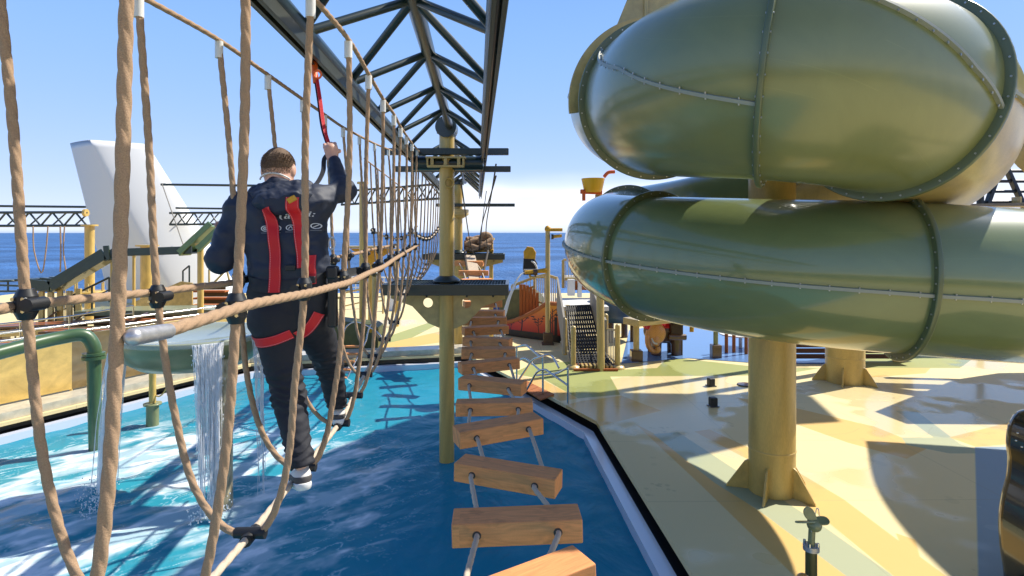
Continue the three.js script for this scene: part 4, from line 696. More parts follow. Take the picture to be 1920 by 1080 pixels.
// green spout pipe
{
  const t = thing('water_pipe', 'thick green pipe bending down into the pool at the left', 'pipe');
  const a = P(-260, 722, 7.2), b = P(-60, 676, 8.1), c = P(110, 634, 9.15), d = P(158, 629, 9.4), e = P(176, 652, 9.45), f = P(176, 700, 9.45), g = P(181, 850, 9.4); g.x = f.x;
  mesh('pipe', tube([a, b, c, d, e, V(e.x, e.y - 0.15, e.z)], 0.105, 60, 20), M.pipe, t);
  mesh('down_pipe', cyl(V(e.x, e.y - 0.1, e.z), V(e.x + 0.03, -0.9, e.z), 0.105, 0.085, 24), M.pipe, t);
  mesh('pipe_flange', [cyl(V(e.x, e.y - 0.18, e.z), V(e.x, e.y - 0.13, e.z), 0.17, 0.17, 28), cyl(V(e.x, e.y - 0.12, e.z), V(e.x, e.y - 0.08, e.z), 0.16, 0.16, 28)], M.pipe, t);
}
// mushroom dish with falling water; the sheets tear into streaks as they fall
const sheetMat = PH([1, 1, 1], 0.18, { transmission: 0.4, thickness: 0, ior: 1.33, transparent: true, alphaTest: 0.5, alphaMap: dataTex(256, 256, (u, v) => { const n = 0.62 - 0.55 * v + 1.5 * noise.noise(u * 26, v * 2.2, 3.3) + 0.9 * noise.noise(u * 60, v * 5, 7.3) + 0.35 * noise.noise(u * 30, v * 30, 1.1) ; const a = n > 0.42 ? 255 : 0; return [a, a, a]; }, false) });
{
  const C = P(366, 640, 7.95), t = thing('waterfall_dish', 'wide olive dish on a pole pouring water into the pool', 'water dish', V(C.x, 0, C.z));
  const y = 1.845, R = 0.9;
  mesh('bowl', lathe([[0.0, y - 0.47], [0.4, y - 0.46], [0.68, y - 0.40], [0.82, y - 0.30], [0.87, y - 0.14], [R, y - 0.02], [R - 0.02, y], [R - 0.1, y - 0.05], [0.6, y - 0.10], [0, y - 0.12]], 72), M.olive, t);
  mesh('pole', cyl(V(0.60, -1.5, 0.45), V(0.60, y - 0.25, 0.45), 0.115, 0.115, 28), S([0.86, 0.76, 0.52], 0.35, { map: grimeC() }), t);
  mesh('water_film', lathe([[0, y - 0.105], [0.56, y - 0.085], [0.78, y - 0.035], [R - 0.02, y + 0.012], [R + 0.015, y - 0.01], [R + 0.02, y - 0.06]], 72), M.film, t);
  const falls = [[3.05, 0.20, 60, 0.5], [2.55, 0.2, 110, 0.25], [0.92, 0.20, 190, 0.12], [4.6, 0.25, 20, 0.2], [0.15, 0.12, 40, 0.15]];   // angle, spread, threads, throw
  for (const [ang, sp, n, th] of falls) {
    const g = [], clump = Array.from({ length: 5 }, () => rnd());
    for (let i = 0; i < n; i++) {
      const a = ang + sp * ((clump[i % 5] + 0.35 * (rnd() - 0.5)) * 2 - 1), v = th * (0.5 + rnd() * rnd()), pts = [], tm = 0.28 + 0.42 * rnd(), t0 = 0.25 * rnd() * rnd(), conv = (rnd() - 0.5) * 0.3;
      for (let k = 0; k <= 7; k++) { const tt = t0 + k / 7 * (tm - t0), aa = ang + (a - ang) * (1 - 0.55 * tt) + 0.02 * Math.sin(k * 2.1 + i) * tt, r = R + 0.012 + v * tt + 0.018 * noise.noise(i * 0.7, k * 1.1, 2); pts.push(V(Math.cos(aa) * r, Math.max(-0.40, y - 0.02 - 4.9 * tt * tt), Math.sin(aa) * r)); }
      g.push(new THREE.TubeGeometry(curve(pts), 14, 0.0018 + 0.006 * rnd() * rnd(), 5, false));
    }
    for (let i = 0; i < n; i++) { const tt = 0.15 + 0.5 * rnd(), a = ang + sp * 1.1 * (rnd() * 2 - 1) * (1 - 0.4 * tt), r = R + th * tt + 0.05 * (rnd() - 0.4), h = y - 4.9 * tt * tt; if (h > -0.3) g.push(ell(V(Math.cos(a) * r, h, Math.sin(a) * r), 0.003 + 0.004 * rnd(), 0.006 + 0.012 * rnd(), 0.004, 5, 4)); }
    stuff('falling_water', g, M.spray, t);
    if (n < 50) continue;
    for (let layer = 0; layer < 2; layer++) {
      const pos = [], uv = [], idx = [], A = 28, B = 40, tm = 0.62;
      for (let k = 0; k <= B; k++) { const tt = k / B * tm; for (let c2 = 0; c2 <= A; c2++) { const u = c2 / A * 2 - 1, aa = ang + sp * u * (1 - 0.5 * tt), r = R + 0.01 + (th * 0.9 + layer * 0.05) * tt + 0.10 * tt * noise.noise(u * 3 + ang, tt * 5, layer * 3 + 1); pos.push(Math.cos(aa) * r, Math.max(-0.34, y - 0.015 - 4.9 * tt * tt), Math.sin(aa) * r); uv.push(c2 / A + layer * 0.37, k / B); } }
      for (let k = 0; k < B; k++) for (let c2 = 0; c2 < A; c2++) { const w = A + 1, o = k * w + c2; idx.push(o, o + 1, o + w, o + 1, o + w + 1, o + w); }
      const sg = new THREE.BufferGeometry(); sg.setAttribute('position', new THREE.Float32BufferAttribute(pos, 3)); sg.setAttribute('uv', new THREE.Float32BufferAttribute(uv, 2)); sg.setIndex(idx); sg.computeVertexNormals(); mesh('water_sheet', sg, sheetMat, t);
    }
  }
  const dr = []; for (let i = 0; i < 420; i++) { const f = falls[i % 3], a = f[0] + f[1] * 1.2 * (rnd() * 2 - 1), r = R + f[3] * 0.6 + 0.3 * (rnd() - 0.3), h = rnd() * rnd() * 0.3; dr.push(ell(V(Math.cos(a) * r, -0.27 + h, Math.sin(a) * r), 0.004 + 0.009 * rnd(), 0.005 + 0.008 * rnd(), 0.006, 5, 4)); }
  stuff('splash_drops', dr, M.spray, t);
}
function grimeC() { return dataTex(128, 256, (u, v) => { const n = 195 + 110 * tile(u, v, 12, 3, 5); return [n, n * 0.98, n * 0.93]; }, true, 2, 3); }
// yellow standpipe in the water
{
  const p = G(286, 797, -0.3), t = thing('standpipe', 'slim yellow standpipe with olive sleeve standing in the pool water', 'pipe', V(p.x, 0, p.z));
  mesh('sleeve', [cyl(V(0, -0.9, 0), V(0, 0.08, 0), 0.105, 0.105, 24), lathe([[0.105, 0.06], [0.15, 0.07], [0.15, 0.1], [0.06, 0.11]], 28)], M.olive, t);
  mesh('pipe', cyl(V(0, 0.08, 0), V(0, 1.15, 0), 0.058, 0.058, 20), M.yellow, t);
  mesh('side_hose', tube([V(0.05, 0.98, 0), V(0.22, 0.96, 0), V(0.27, 0.75, 0), V(0.24, 0.35, 0), V(0.12, 0.22, 0), V(0.05, 0.24, 0)], 0.013, 30, 8), M.yellow, t);
}
// man behind the glass, cut off by the left border
function simplePerson(name, label, pos, turn, top, legs, scale = 1, pose = 0) {
  const t = thing(name, label, 'person', pos, turn), B = (a, b, r, q) => bone(V(...a), V(...b), r, q);
  const arm = pose === 0 ? [B([0.2, 1.42, 0], [0.25, 1.14, -0.05], 0.058, 0.048), B([0.25, 1.14, -0.05], [0.06, 1.08, -0.28], 0.046, 0.034)] : [B([0.2, 1.42, 0], [0.27, 1.14, 0.02], 0.058, 0.048), B([0.27, 1.14, 0.02], [0.25, 0.88, -0.1], 0.046, 0.034)];
  const armL = [B([-0.2, 1.42, 0], [-0.26, 1.14, 0.0], 0.058, 0.048), B([-0.26, 1.14, 0], [-0.14, 0.98, -0.22], 0.046, 0.034)];
  const fingers = []; for (const [hx, hy, hz, s] of pose === 0 ? [[0.06, 1.08, -0.28, 1], [-0.14, 0.98, -0.22, -1]] : [[0.25, 0.88, -0.1, 1], [-0.14, 0.98, -0.22, -1]]) { fingers.push(B([hx, hy, hz], [hx - s * 0.03, hy - 0.02, hz - 0.06], 0.03, 0.036)); for (let k = 0; k < 4; k++) fingers.push(B([hx - s * 0.03 + (k - 1.5) * 0.02, hy - 0.02, hz - 0.08], [hx - s * 0.03 + (k - 1.5) * 0.022, hy - 0.06, hz - 0.13], 0.0095, 0.008)); fingers.push(B([hx - s * 0.05, hy, hz - 0.03], [hx - s * 0.08, hy - 0.01, hz - 0.08], 0.012, 0.0095)); }
  const head = p => { let d = ellD(p, V(0, 1.66, -0.02), 0.078, 0.105, 0.095); d = smin(d, ellD(p, V(0, 1.59, -0.045), 0.056, 0.06, 0.06), 0.05); d = smin(d, capD(p, V(0, 1.66, -0.11), V(0, 1.625, -0.13), 0.01, 0.014), 0.015); d = smin(d, capD(p, V(-0.02, 1.59, -0.108), V(0.02, 1.59, -0.108), 0.006, 0.006), 0.01); for (const s of [-1, 1]) { d = smin(d, ellD(p, V(s * 0.08, 1.65, -0.01), 0.012, 0.03, 0.02), 0.01); d = Math.max(d, -ellD(p, V(s * 0.032, 1.67, -0.115), 0.015, 0.009, 0.014)); } return d; };
  const torso = [B([-0.07, 1.38, 0.01], [0.07, 1.38, 0.01], 0.12, 0.12), B([-0.05, 1.05, 0.01], [0.05, 1.05, 0.01], 0.13, 0.13), B([0, 1.38, 0], [0, 1.0, 0], 0.13, 0.14), B([-0.2, 1.42, 0], [0.2, 1.42, 0], 0.065, 0.065)];
  const lg = [B([-0.1, 0.92, 0], [-0.11, 0.5, -0.02], 0.095, 0.062), B([-0.11, 0.5, -0.02], [-0.11, 0.08, 0.02], 0.06, 0.042), B([0.1, 0.92, 0], [0.11, 0.5, -0.02], 0.095, 0.062), B([0.11, 0.5, -0.02], [0.12, 0.08, 0.02], 0.06, 0.042)];
  const u = union([...torso, ...arm, ...armL, ...lg, B([0, 1.5, 0], [0, 1.6, -0.01], 0.055, 0.052)], 0.035), fu = union(fingers, 0.008);
  mesh('body', sdfMesh(p => smin(smin(u(p), head(p), 0.03), fu(p), 0.01), V(-0.36, 0.0, -0.42), V(0.36, 1.8, 0.2), 0.0135), M.skin, t);
  const ju = union([...torso, ...arm, ...armL], 0.04), tu = union([B([-0.06, 0.95, 0], [0.06, 0.95, 0], 0.12, 0.12), ...lg], 0.03);
  const armCut = p => Math.hypot(p[0], p[1] - 1.3, p[2]);
  mesh('shirt', sdfMesh(p => { const d = ju(p) - 0.014 + 0.008 * fbm(p[0] * 9, p[1] * 9, p[2] * 9, 3); return Math.max(d, 0.94 - p[1] - (Math.abs(p[0]) > 0.2 ? 0.2 : 0), p[1] - 1.53, fu(p) < 0.03 ? 0.03 - fu(p) : -1); }, V(-0.4, 0.7, -0.42), V(0.4, 1.6, 0.25), 0.013), top, t);
  mesh('trousers', sdfMesh(p => { const d = tu(p) - 0.014 + 0.008 * fbm(p[0] * 9, p[1] * 7, p[2] * 9, 3); return Math.max(d, 0.07 - p[1], p[1] - 0.99); }, V(-0.3, 0.0, -0.25), V(0.3, 1.05, 0.25), 0.013), legs, t);
  mesh('hair', sdfMesh(p => Math.max(ellD(p, V(0, 1.675, -0.005), 0.085, 0.105, 0.1), -(p[1] - 1.64 + 0.5 * (p[2] - 0.02))), V(-0.12, 1.52, -0.14), V(0.12, 1.8, 0.13), 0.009), M.hair, t);
  for (const s of [-1, 1]) mesh('shoe', sdfMesh(p => Math.max(union([B([s * 0.115, 0.05, 0.03], [s * 0.12, 0.035, -0.12], 0.048, 0.042), B([s * 0.115, 0.09, 0.02], [s * 0.115, 0.05, 0], 0.045, 0.045)], 0.02)(p), -p[1]), V(s * 0.115 - 0.08, 0, -0.2), V(s * 0.115 + 0.08, 0.16, 0.12), 0.009), M.shoeG, t);
  t.scale.setScalar(scale); return t;
}
{ const a = off(1.25)[0], b = off(1.25)[1], k = 0.972; simplePerson('person', 'man in dark grey shirt behind the glass wall at left', V(a[0] + (b[0] - a[0]) * k - 0.75, 0.0, a[1] + (b[1] - a[1]) * k - 0.15), -1.9, S([0.05, 0.055, 0.06], 0.8), S([0.03, 0.025, 0.02], 0.85), 1.0); }

// ---------------------------------------------------------------- far left: funnel, gantries, trough slide, stairs
{
  const d = 27, pt = (x, y, dd = d) => P(x, y, dd), t = thing('funnel', 'tall white slanted ship funnel with rounded corner rising over the deck', 'funnel');
  // lofted: rounded outline at several heights, leaning back
  const levels = 24, N = 64, pos = [], idx = [];
  const yb = 0, yt = pt(200, 268).y;
  const L = k => { const py = 580 - (580 - 268) * k; return { l: P(128 + (1 - k) * 76, py, d), r: P(264 + (1 - k) * 140, py, d - 1.2 * (1 - k)), dep: 1.6 + 1.2 * (1 - k) }; };
  for (let i = 0; i <= levels; i++) {
    const q = L(i / levels), y = yb + (yt - yb) * i / levels, l = q.l.x, r = q.r.x, cx = l + (r - l) * (0.62 - 0.12 * (i / levels) + 0.25 * (1 - i / levels) * 0.2);
    // corners: left-back, left-front(rounded ridge), right-front, back
    const C = [[l + 0.1, -d - 0.9], [l, -d - 0.1], [cx, -d + 0.9], [r, -d - 0.3], [r - 0.7, -d - q.dep], [l + 1.0, -d - q.dep]];
    const cs = new THREE.CatmullRomCurve3(C.map(c => V(c[0], y, c[1])), true, 'catmullrom', 0.22);
    for (let j = 0; j < N; j++) { const p = cs.getPoint(j / N); pos.push(p.x, p.y, p.z); }
  }
  for (let i = 0; i < levels; i++) for (let j = 0; j < N; j++) { const a = i * N + j, b = i * N + (j + 1) % N; idx.push(a, b, a + N, b, b + N, a + N); }
  const c0 = pos.length / 3; let sx = 0, sz = 0; for (let j = 0; j < N; j++) { sx += pos[(levels * N + j) * 3]; sz += pos[(levels * N + j) * 3 + 2]; } pos.push(sx / N, yt, sz / N); for (let j = 0; j < N; j++) idx.push(levels * N + j, levels * N + (j + 1) % N, c0);
  const g = new THREE.BufferGeometry(); g.setAttribute('position', new THREE.Float32BufferAttribute(pos, 3)); g.setIndex(idx); g.computeVertexNormals(); mesh('casing', norm(g), M.white, t);
  mesh('panel_seam', cyl(pt(304, 345, 25.9), pt(345, 463, 25.4), 0.022, 0.022, 8), M.wallGrey, t);
}
function trussBeam(label, a, b, h, n, r = 0.045, mat = M.steelGreen) {
  const t = thing('gantry_truss', label, 'truss'), up = V(0, h, 0);
  mesh('lower_chord', cyl(a, b, r, r, 12), mat, t); mesh('upper_chord', cyl(a.clone().add(up), b.clone().add(up), r, r, 12), mat, t);
  for (let i = 0; i < n; i++) { const p = a.clone().lerp(b, i / n), q = a.clone().lerp(b, (i + 0.5) / n).add(up), s = a.clone().lerp(b, (i + 1) / n); mesh('web_bar', cyl(p, q, r * 0.7, r * 0.7, 8), mat, t); mesh('web_bar', cyl(q, s, r * 0.7, r * 0.7, 8), mat, t); const q2 = q.clone().add(V(0.15, 0, -0.5)), s2 = s.clone().add(V(0.1, 0, -0.4)); mesh('web_bar', cyl(p.clone().add(V(0.1, 0, -0.4)), q2, r * 0.6, r * 0.6, 8), mat, t); }
  return t;
}
{ const t = trussBeam('dark green lattice gantry left of the white funnel against the sky', P(-140, 424, 22), P(163, 423, 22), 0.5, 7, 0.05); mesh('top_rail', cyl(P(-140, 385, 22), P(160, 388, 22), 0.045, 0.045, 10), M.steelGreen, t); mesh('end_cap', cyl(P(158, 399, 22), P(163, 399, 22), 0.14, 0.14, 16), M.yellow, t); }
{ const t = trussBeam('dark green lattice gantry between the white funnel and the man', P(318, 421, 26.5), P(470, 420, 26.5), 0.52, 5, 0.05); mesh('top_rail', cyl(P(330, 390, 26.5), P(470, 392, 26.5), 0.045, 0.045, 10), M.steelGreen, t); mesh('high_wire', cyl(P(302, 346, 26.5), P(640, 350, 26.5), 0.055, 0.055, 10), M.steelGreen, t); }
trussBeam('dark green lattice gantry right of the man seen through the ropes', P(640, 384, 18.5), P(828, 372, 17.0), 0.42, 7, 0.035);
function column(label, px, pyTop, pyBot, d, r, flare, group) {
  const a = P(px, pyTop, d), t = thing('yellow_column', label, 'column', V(a.x, 0, a.z), 0, group);
  mesh('shaft', cyl(V(0, 0, 0), V(0, a.y, 0), r, r, 24), M.yellow, t);
  mesh('cap', [cyl(V(0, a.y, 0), V(0, a.y + 0.06, 0), r * 1.7, r * 1.7, 20)], M.yellow, t);
  if (flare) { const y = P(px, flare, d).y; mesh('flared_seat', lathe([[r, y - 0.35], [r * 3.2, y], [r * 3.2, y + 0.05], [r, y + 0.06]], 28), M.yellow, t); for (let k = 0; k < 6; k++) { const q = k * Math.PI / 3; mesh('peg', cyl(V(Math.cos(q) * r * 2.9, y + 0.05, Math.sin(q) * r * 2.9), V(Math.cos(q) * r * 2.9, y + 0.35, Math.sin(q) * r * 2.9), 0.03, 0.03, 8), M.tan, t); } }
  return t;
}
column('tall yellow column with a flared pegged seat left of the funnel', 168, 424, 585, 21.5, 0.16, 548);
column('short yellow column with round cap in front of the funnel', 276, 462, 575, 23, 0.24);
column('yellow column behind the ropes right of the man', 680, 345, 600, 17.5, 0.10);
column('thin yellow post carrying the dark trough beside the thick rope', 219, 470, 600, 17.5, 0.07);
column('thin yellow post under the light green beam left of the man', 376, 460, 600, 17.0, 0.085);
column('slender pale post below the dark trough, by the funnel corner', 210, 482, 570, 19.5, 0.055);
column('yellow post under the far trough just behind the funnel', 251, 480, 575, 20, 0.05);
// trough slide
{
  const t = thing('water_trough', 'dark green open trough running up past the funnel to a light green ramp', 'trough');
  const U = (a, b, w, h, mat, nm) => mesh(nm, [bar(a, b, w, 0.05), bar(a.clone().add(V(0, h / 2, w / 2)), b.clone().add(V(0, h / 2, w / 2)), 0.05, h), bar(a.clone().add(V(0, h / 2, -w / 2)), b.clone().add(V(0, h / 2, -w / 2)), 0.05, h)], mat, t);
  const dk = PH([0.025, 0.05, 0.025], 0.4, { map: mottle, clearcoat: 0.5 }), lt = PH([0.16, 0.28, 0.13], 0.4, { map: mottle });
  U(P(62, 540, 17.6), P(106, 545, 17.6), 0.5, 0.3, dk, 'trough_section'); U(P(106, 546, 17.6), P(206, 486, 17.6), 0.5, 0.34, dk, 'trough_section'); U(P(206, 487, 17.6), P(216, 486, 17.6), 0.5, 0.42, dk, 'trough_section');
  U(P(246, 478, 17.4), P(368, 474, 17.2), 0.5, 0.2, dk, 'trough_section'); U(P(346, 478, 17.2), P(404, 424, 17.2), 0.6, 0.16, lt, 'ramp_section'); U(P(372, 472, 16.9), P(432, 414, 16.9), 0.12, 0.16, lt, 'ramp_section');
  mesh('trough_section', [bar(P(-40, 533, 18.4), P(62, 537, 18), 0.06, 0.06), bar(P(-40, 546, 18.4), P(62, 546, 18), 0.06, 0.06)], dk, t);
}
// round stepping discs on posts
{
  let first; [[15, 526], [45, 524], [78, 523], [110, 520]].forEach(([px, py], i) => {
    const p = P(px, py, 18.2 + 0.2 * i), lab = ['leftmost', 'second from left', 'second from right', 'rightmost'][i] + ' of the four round stepping discs on posts by the far trough';
    if (!first) { first = thing('stepping_disc', lab, 'stepping disc', p, 0, 'stepping discs by the far trough'); mesh('disc', lathe([[0, 0.03], [0.24, 0.03], [0.25, 0], [0.24, -0.03], [0, -0.04]], 24), M.steelGreen, first); mesh('stem', cyl(V(0, -0.03, 0), V(0, -0.35, 0), 0.025, 0.025, 10), M.steelGreen, first); }
    else copyOf(first, lab, p);
  });
}
// loops of rope hanging from the left gantry
{
  const t = thing('hanging_ropes', 'thin ropes hanging in a loop under the left gantry over the sea', 'ropes');
  mesh('rope_loop', tube([P(62, 424, 21), P(64, 470, 21), P(78, 512, 21), P(86, 470, 21), P(90, 424, 21)], 0.022, 40, 6), M.rope, t);
  mesh('rope', tube([P(113, 424, 21), P(114, 470, 21), P(113, 510, 21)], 0.025, 16, 6), M.rope, t); mesh('rope', tube([P(121, 424, 21), P(119, 470, 21), P(124, 510, 21)], 0.022, 16, 6), M.rope, t);
}
function railing(label, pts, h, gap, mat, post = 0.025, mids = 0, name = 'railing') {
  const t = thing(name, label, 'railing'); const bal = [];
  for (let i = 0; i + 1 < pts.length; i++) {
    const a = pts[i], b = pts[i + 1], up = V(0, h, 0), L = a.distanceTo(b), n = Math.max(1, Math.round(L / gap));
    mesh('top_rail', cyl(a.clone().add(up), b.clone().add(up), post * 1.1, post * 1.1, 10), mat, t);
    for (let m = 1; m <= mids; m++) mesh('mid_rail', cyl(a.clone().add(V(0, h * m / (mids + 1), 0)), b.clone().add(V(0, h * m / (mids + 1), 0)), post * 0.7, post * 0.7, 8), mat, t);
    for (let k = 0; k <= n; k++) { if (k === 0 && i) continue; const p = a.clone().lerp(b, k / n); mesh('post', cyl(p, p.clone().add(up), gap < 0.3 ? post * 0.5 : post, gap < 0.3 ? post * 0.5 : post, 8), mat, t); }
  }
  return t;
}
// left background deck furniture
railing('tan balustrade with yellow uprights below the dark trough', [P(48, 592, 18.5), P(122, 592, 18.0)], 0.95, 0.25, M.tan, 0.03);
railing('sloping dark handrail of the stair left of the thick rope', [P(105, 606, 18), P(140, 598, 18), P(205, 566, 18)], 0.75, 0.6, M.steelGreen, 0.03, 1);
railing('thin chrome rail running along the lower left deck', [P(-60, 645, 12.6), P(130, 622, 13.4), P(250, 600, 14.4)], 0.35, 1.0, M.chrome, 0.018, 1);
{
  // yellow slat screen
  const a = P(78, 590, 17.5), t = thing('slat_screen', 'row of upright yellow slats below the dark trough', 'screen', V(a.x, 0, a.z));
  for (let i = 0; i < 5; i++) mesh('slat', box(i * 0.24, 0.95, -0.05 * i, 0.15, 1.0 + 0.12 * (i % 3), 0.08), i % 2 ? M.tan : M.yellow, t);
  mesh('base_rail', box(0.48, 0.4, -0.1, 1.2, 0.1, 0.1), M.oldWood, t);
}
{
  // stepped wooden deck with stairs in front of the funnel
  const t = thing('stair_deck', 'yellow sided stair with brown wooden treads right of the funnel', 'stairs');
  const dark = S([0.10, 0.07, 0.04], 0.8, { map: mottle });
  for (let i = 0; i < 6; i++) { const p = P(404 - i * 2, 598 - i * 13, 20 + i * 0.5); mesh('tread', box(p.x, p.y, p.z, 1.5 - 0.08 * i, 0.06, 0.34), M.oldWood, t); mesh('riser', box(p.x, p.y - 0.12, p.z - 0.15, 1.45 - 0.08 * i, 0.2, 0.03), dark, t); }
  mesh('side_panel', prism([[0, 0], [2.1, 0], [2.1, 1.15], [1.7, 1.2], [0, 0.45]], 0.08, new THREE.Matrix4().makeTranslation(P(252, 600, 21).x, 0.25, -21)), M.tan, t);
  mesh('side_panel', prism([[0, 0], [1.0, 0], [1.0, 1.0], [0.7, 1.1], [0, 0.3]], 0.08, new THREE.Matrix4().makeTranslation(P(405, 600, 19.6).x, 0.15, -19.6)), M.tan, t);
  mesh('brace', [cyl(P(392, 540, 19), P(425, 505, 19), 0.035, 0.035, 8), cyl(P(425, 505, 19), P(432, 535, 19), 0.035, 0.035, 8), cyl(P(392, 540, 19), P(392, 505, 19), 0.03, 0.03, 8)], M.tan, t);
  mesh('handrail', [cyl(P(343, 540, 21), P(343, 508, 21), 0.03, 0.03, 8), cyl(P(355, 530, 21), P(355, 498, 21), 0.03, 0.03, 8), cyl(P(343, 508, 21), P(355, 498, 21), 0.03, 0.03, 8)], M.steelGreen, t);
}
for (const [i, [px, py, d, w, lab]] of [[120, 606, 16.5, 3.0, 'low dark brown wooden deck bench left of the thick rope'], [60, 640, 14.0, 3.2, 'brown slatted deck bench above the green pipe'], [190, 618, 15.5, 2.6, 'brown slatted deck bench behind the pool wall by the dish'], [330, 600, 17, 2.6, 'dark wooden platform edge in front of the funnel']].entries()) {
  const p = P(px, py, d), t = thing('deck_bench', lab, 'bench', V(p.x, 0, p.z), 0.35 - 0.1 * i);
  for (let k = 0; k < 5; k++) mesh('slat', box(0, p.y, -0.3 + k * 0.15, w, 0.05, 0.12), k % 2 ? M.oldWood : M.brown, t);
  for (const s of [-0.45, -0.15, 0.15, 0.45]) mesh('leg', box(s * w, p.y / 2, 0, 0.08, p.y - 0.05, 0.5), i % 2 ? M.steelGreen : M.brown, t);
  mesh('apron', box(0, p.y - 0.16, 0.32, w, 0.18, 0.04), M.tan, t);
}
{ const p = P(300, 588, 18), t = thing('canopy_box', 'flat pale green roofed box in front of the funnel base', 'kiosk', V(p.x, 0, p.z)); mesh('roof', prism([[-2.2, 0], [2.4, 0.1], [2.4, 0.2], [-2.2, 0.14]], 1.2, new THREE.Matrix4().makeTranslation(0, p.y, -0.6)), M.olive, t); mesh('wall', box(0, p.y / 2 - 0.02, -0.2, 4.0, p.y - 0.06, 0.5), M.brown, t); }

// loungers on the left deck
{
  let f; [[30, 612, 17.2, 0.5, 'leftmost'], [88, 606, 17.0, 0.42, 'second from left'], [146, 604, 16.8, 0.36, 'third from left'], [196, 600, 16.6, 0.3, 'fourth from left']].forEach(([px, py, d, a, w]) => {
    const p = G(px, py), lab = w + ' of the brown sun loungers lined up on the left deck', pos = V(P(px, py, d).x, 0, -d);
    if (!f) { f = thing('sun_lounger', lab, 'sun lounger', pos, a, 'sun loungers on the left deck'); for (let k = 0; k < 7; k++) mesh('slat', box(-0.7 + k * 0.17, 0.42, 0, 0.13, 0.03, 0.6), M.oldWood, f); mesh('backrest', bar(V(0.48, 0.42, 0), V(1.0, 0.86, 0), 0.6, 0.04), M.brown, f); for (const x of [-0.65, 0.45]) for (const z of [-0.27, 0.27]) mesh('leg', cyl(V(x, 0, z), V(x, 0.4, z), 0.022, 0.022, 8), M.alu, f); mesh('frame', [cyl(V(-0.75, 0.39, 0.29), V(0.5, 0.39, 0.29), 0.02, 0.02, 8), cyl(V(-0.75, 0.39, -0.29), V(0.5, 0.39, -0.29), 0.02, 0.02, 8), cyl(V(-0.75, 0.39, -0.29), V(-0.75, 0.39, 0.29), 0.02, 0.02, 8)], M.alu, f); }
    else copyOf(f, lab, pos, a);
  });
}
railing('dark green two bar railing along the far deck behind the man', [P(560, 578, 24), P(640, 572, 24.5), P(720, 570, 25)], 0.9, 0.8, M.steelGreen, 0.03, 2);
column('tan post by the far platform left of the first column', 744, 470, 590, 20, 0.07);
column('tan post behind the pool ladder and the hanging ropes', 640, 560, 680, 16.5, 0.06);

// ---------------------------------------------------------------- centre: behind the pool
{
  // wooden rung ladder hanging into the water at the far edge
  const t = thing('pool_ladder', 'chrome ladder with wooden rungs climbing out of the far pool edge', 'ladder');
  const a = P(590, 726, 13.9), b = P(640, 640, 15.1), a2 = P(640, 730, 13.8), b2 = P(686, 640, 15.0);
  mesh('side_rail', cyl(a, b, 0.022, 0.022, 10), M.chrome, t); mesh('side_rail', cyl(a2, b2, 0.022, 0.022, 10), M.chrome, t);
  for (let i = 0; i < 6; i++) { const k = (i + 0.3) / 6; mesh('rung', bar(a.clone().lerp(b, k), a2.clone().lerp(b2, k), 0.10, 0.045), M.wood, t); }
  mesh('handrail', tube([b, P(650, 612, 15.4), P(668, 604, 15.6), P(700, 618, 15.4), P(716, 634, 15.2), P(716, 650, 15.2)], 0.02, 30, 8), M.chrome, t);
  mesh('handrail', tube([b2, P(694, 612, 15.6), P(706, 603, 15.8)], 0.02, 20, 8), M.chrome, t);
}
{ const p = P(676, 640, 16.5), t = thing('planter_box', 'olive green box with a sloped end behind the pool ladder', 'box', V(p.x, 0, p.z)); mesh('case', prism([[-1.1, 0], [0.55, 0], [0.55, 0.55], [0.45, 0.62], [-0.9, 0.78], [-1.1, 0.7]], 0.7, new THREE.Matrix4().makeTranslation(0, 0.02, -0.35), 0.02), S([0.10, 0.12, 0.045], 0.5, { map: mottle }), t); mesh('label_plate', box(0.4, 0.5, 0.36, 0.14, 0.1, 0.01, 0), M.bright, t); }
railing('white metal stern railing across the far deck', [P(640, 548, 29), P(720, 548, 29.6), P(790, 548, 30)], 0.75, 0.7, M.white, 0.03, 2);
railing('tan handrail with white posts at the far left deck', [P(640, 600, 21), P(676, 592, 21), P(718, 588, 21.5)], 0.95, 0.7, M.tan, 0.035, 1);
{ const t = thing('side_platform', 'yellow winged platform hanging over the sea behind the ropes', 'platform'); const m = new THREE.Matrix4().makeTranslation(P(694, 466, 18.2).x, P(694, 466, 18.2).y, -18.2); mesh('bracket', prism([[-0.62, 0], [0.62, 0], [0.60, -0.12], [0.12, -0.42], [-0.05, -0.44], [-0.3, -0.2]], 0.04, m), M.bright, t); mesh('deck', box(P(694, 463, 18.2).x, P(694, 463, 18.2).y, -18.2, 1.5, 0.06, 0.7), M.tan, t); mesh('post', cyl(V(P(694, 463, 18.2).x, 0, -18.3), V(P(694, 463, 18.2).x, 2.7, -18.3), 0.09, 0.09, 16), M.yellow, t); }
{ const p = P(702, 512, 17), t = thing('water_nozzle', 'small dark green nozzle head on a post behind the ropes', 'nozzle', V(p.x, 0, p.z)); mesh('head', [lathe([[0.03, p.y - 0.12], [0.12, p.y - 0.05], [0.14, p.y + 0.03], [0.0, p.y + 0.04]], 16)], M.steelGreen, t); mesh('post', cyl(V(0, 0, 0), V(0, p.y - 0.1, 0), 0.07, 0.07, 12), M.tan, t); }
{ const p = P(741, 545, 24), t = thing('blue_sign', 'small pale blue board on a post at the far deck', 'sign', V(p.x, 0, p.z)); mesh('board', box(0, p.y - 0.4, 0, 0.5, 0.9, 0.05), M.gutter, t); mesh('post', cyl(V(0, 0, -0.05), V(0, p.y - 0.3, -0.05), 0.03, 0.03, 10), M.alu, t); }
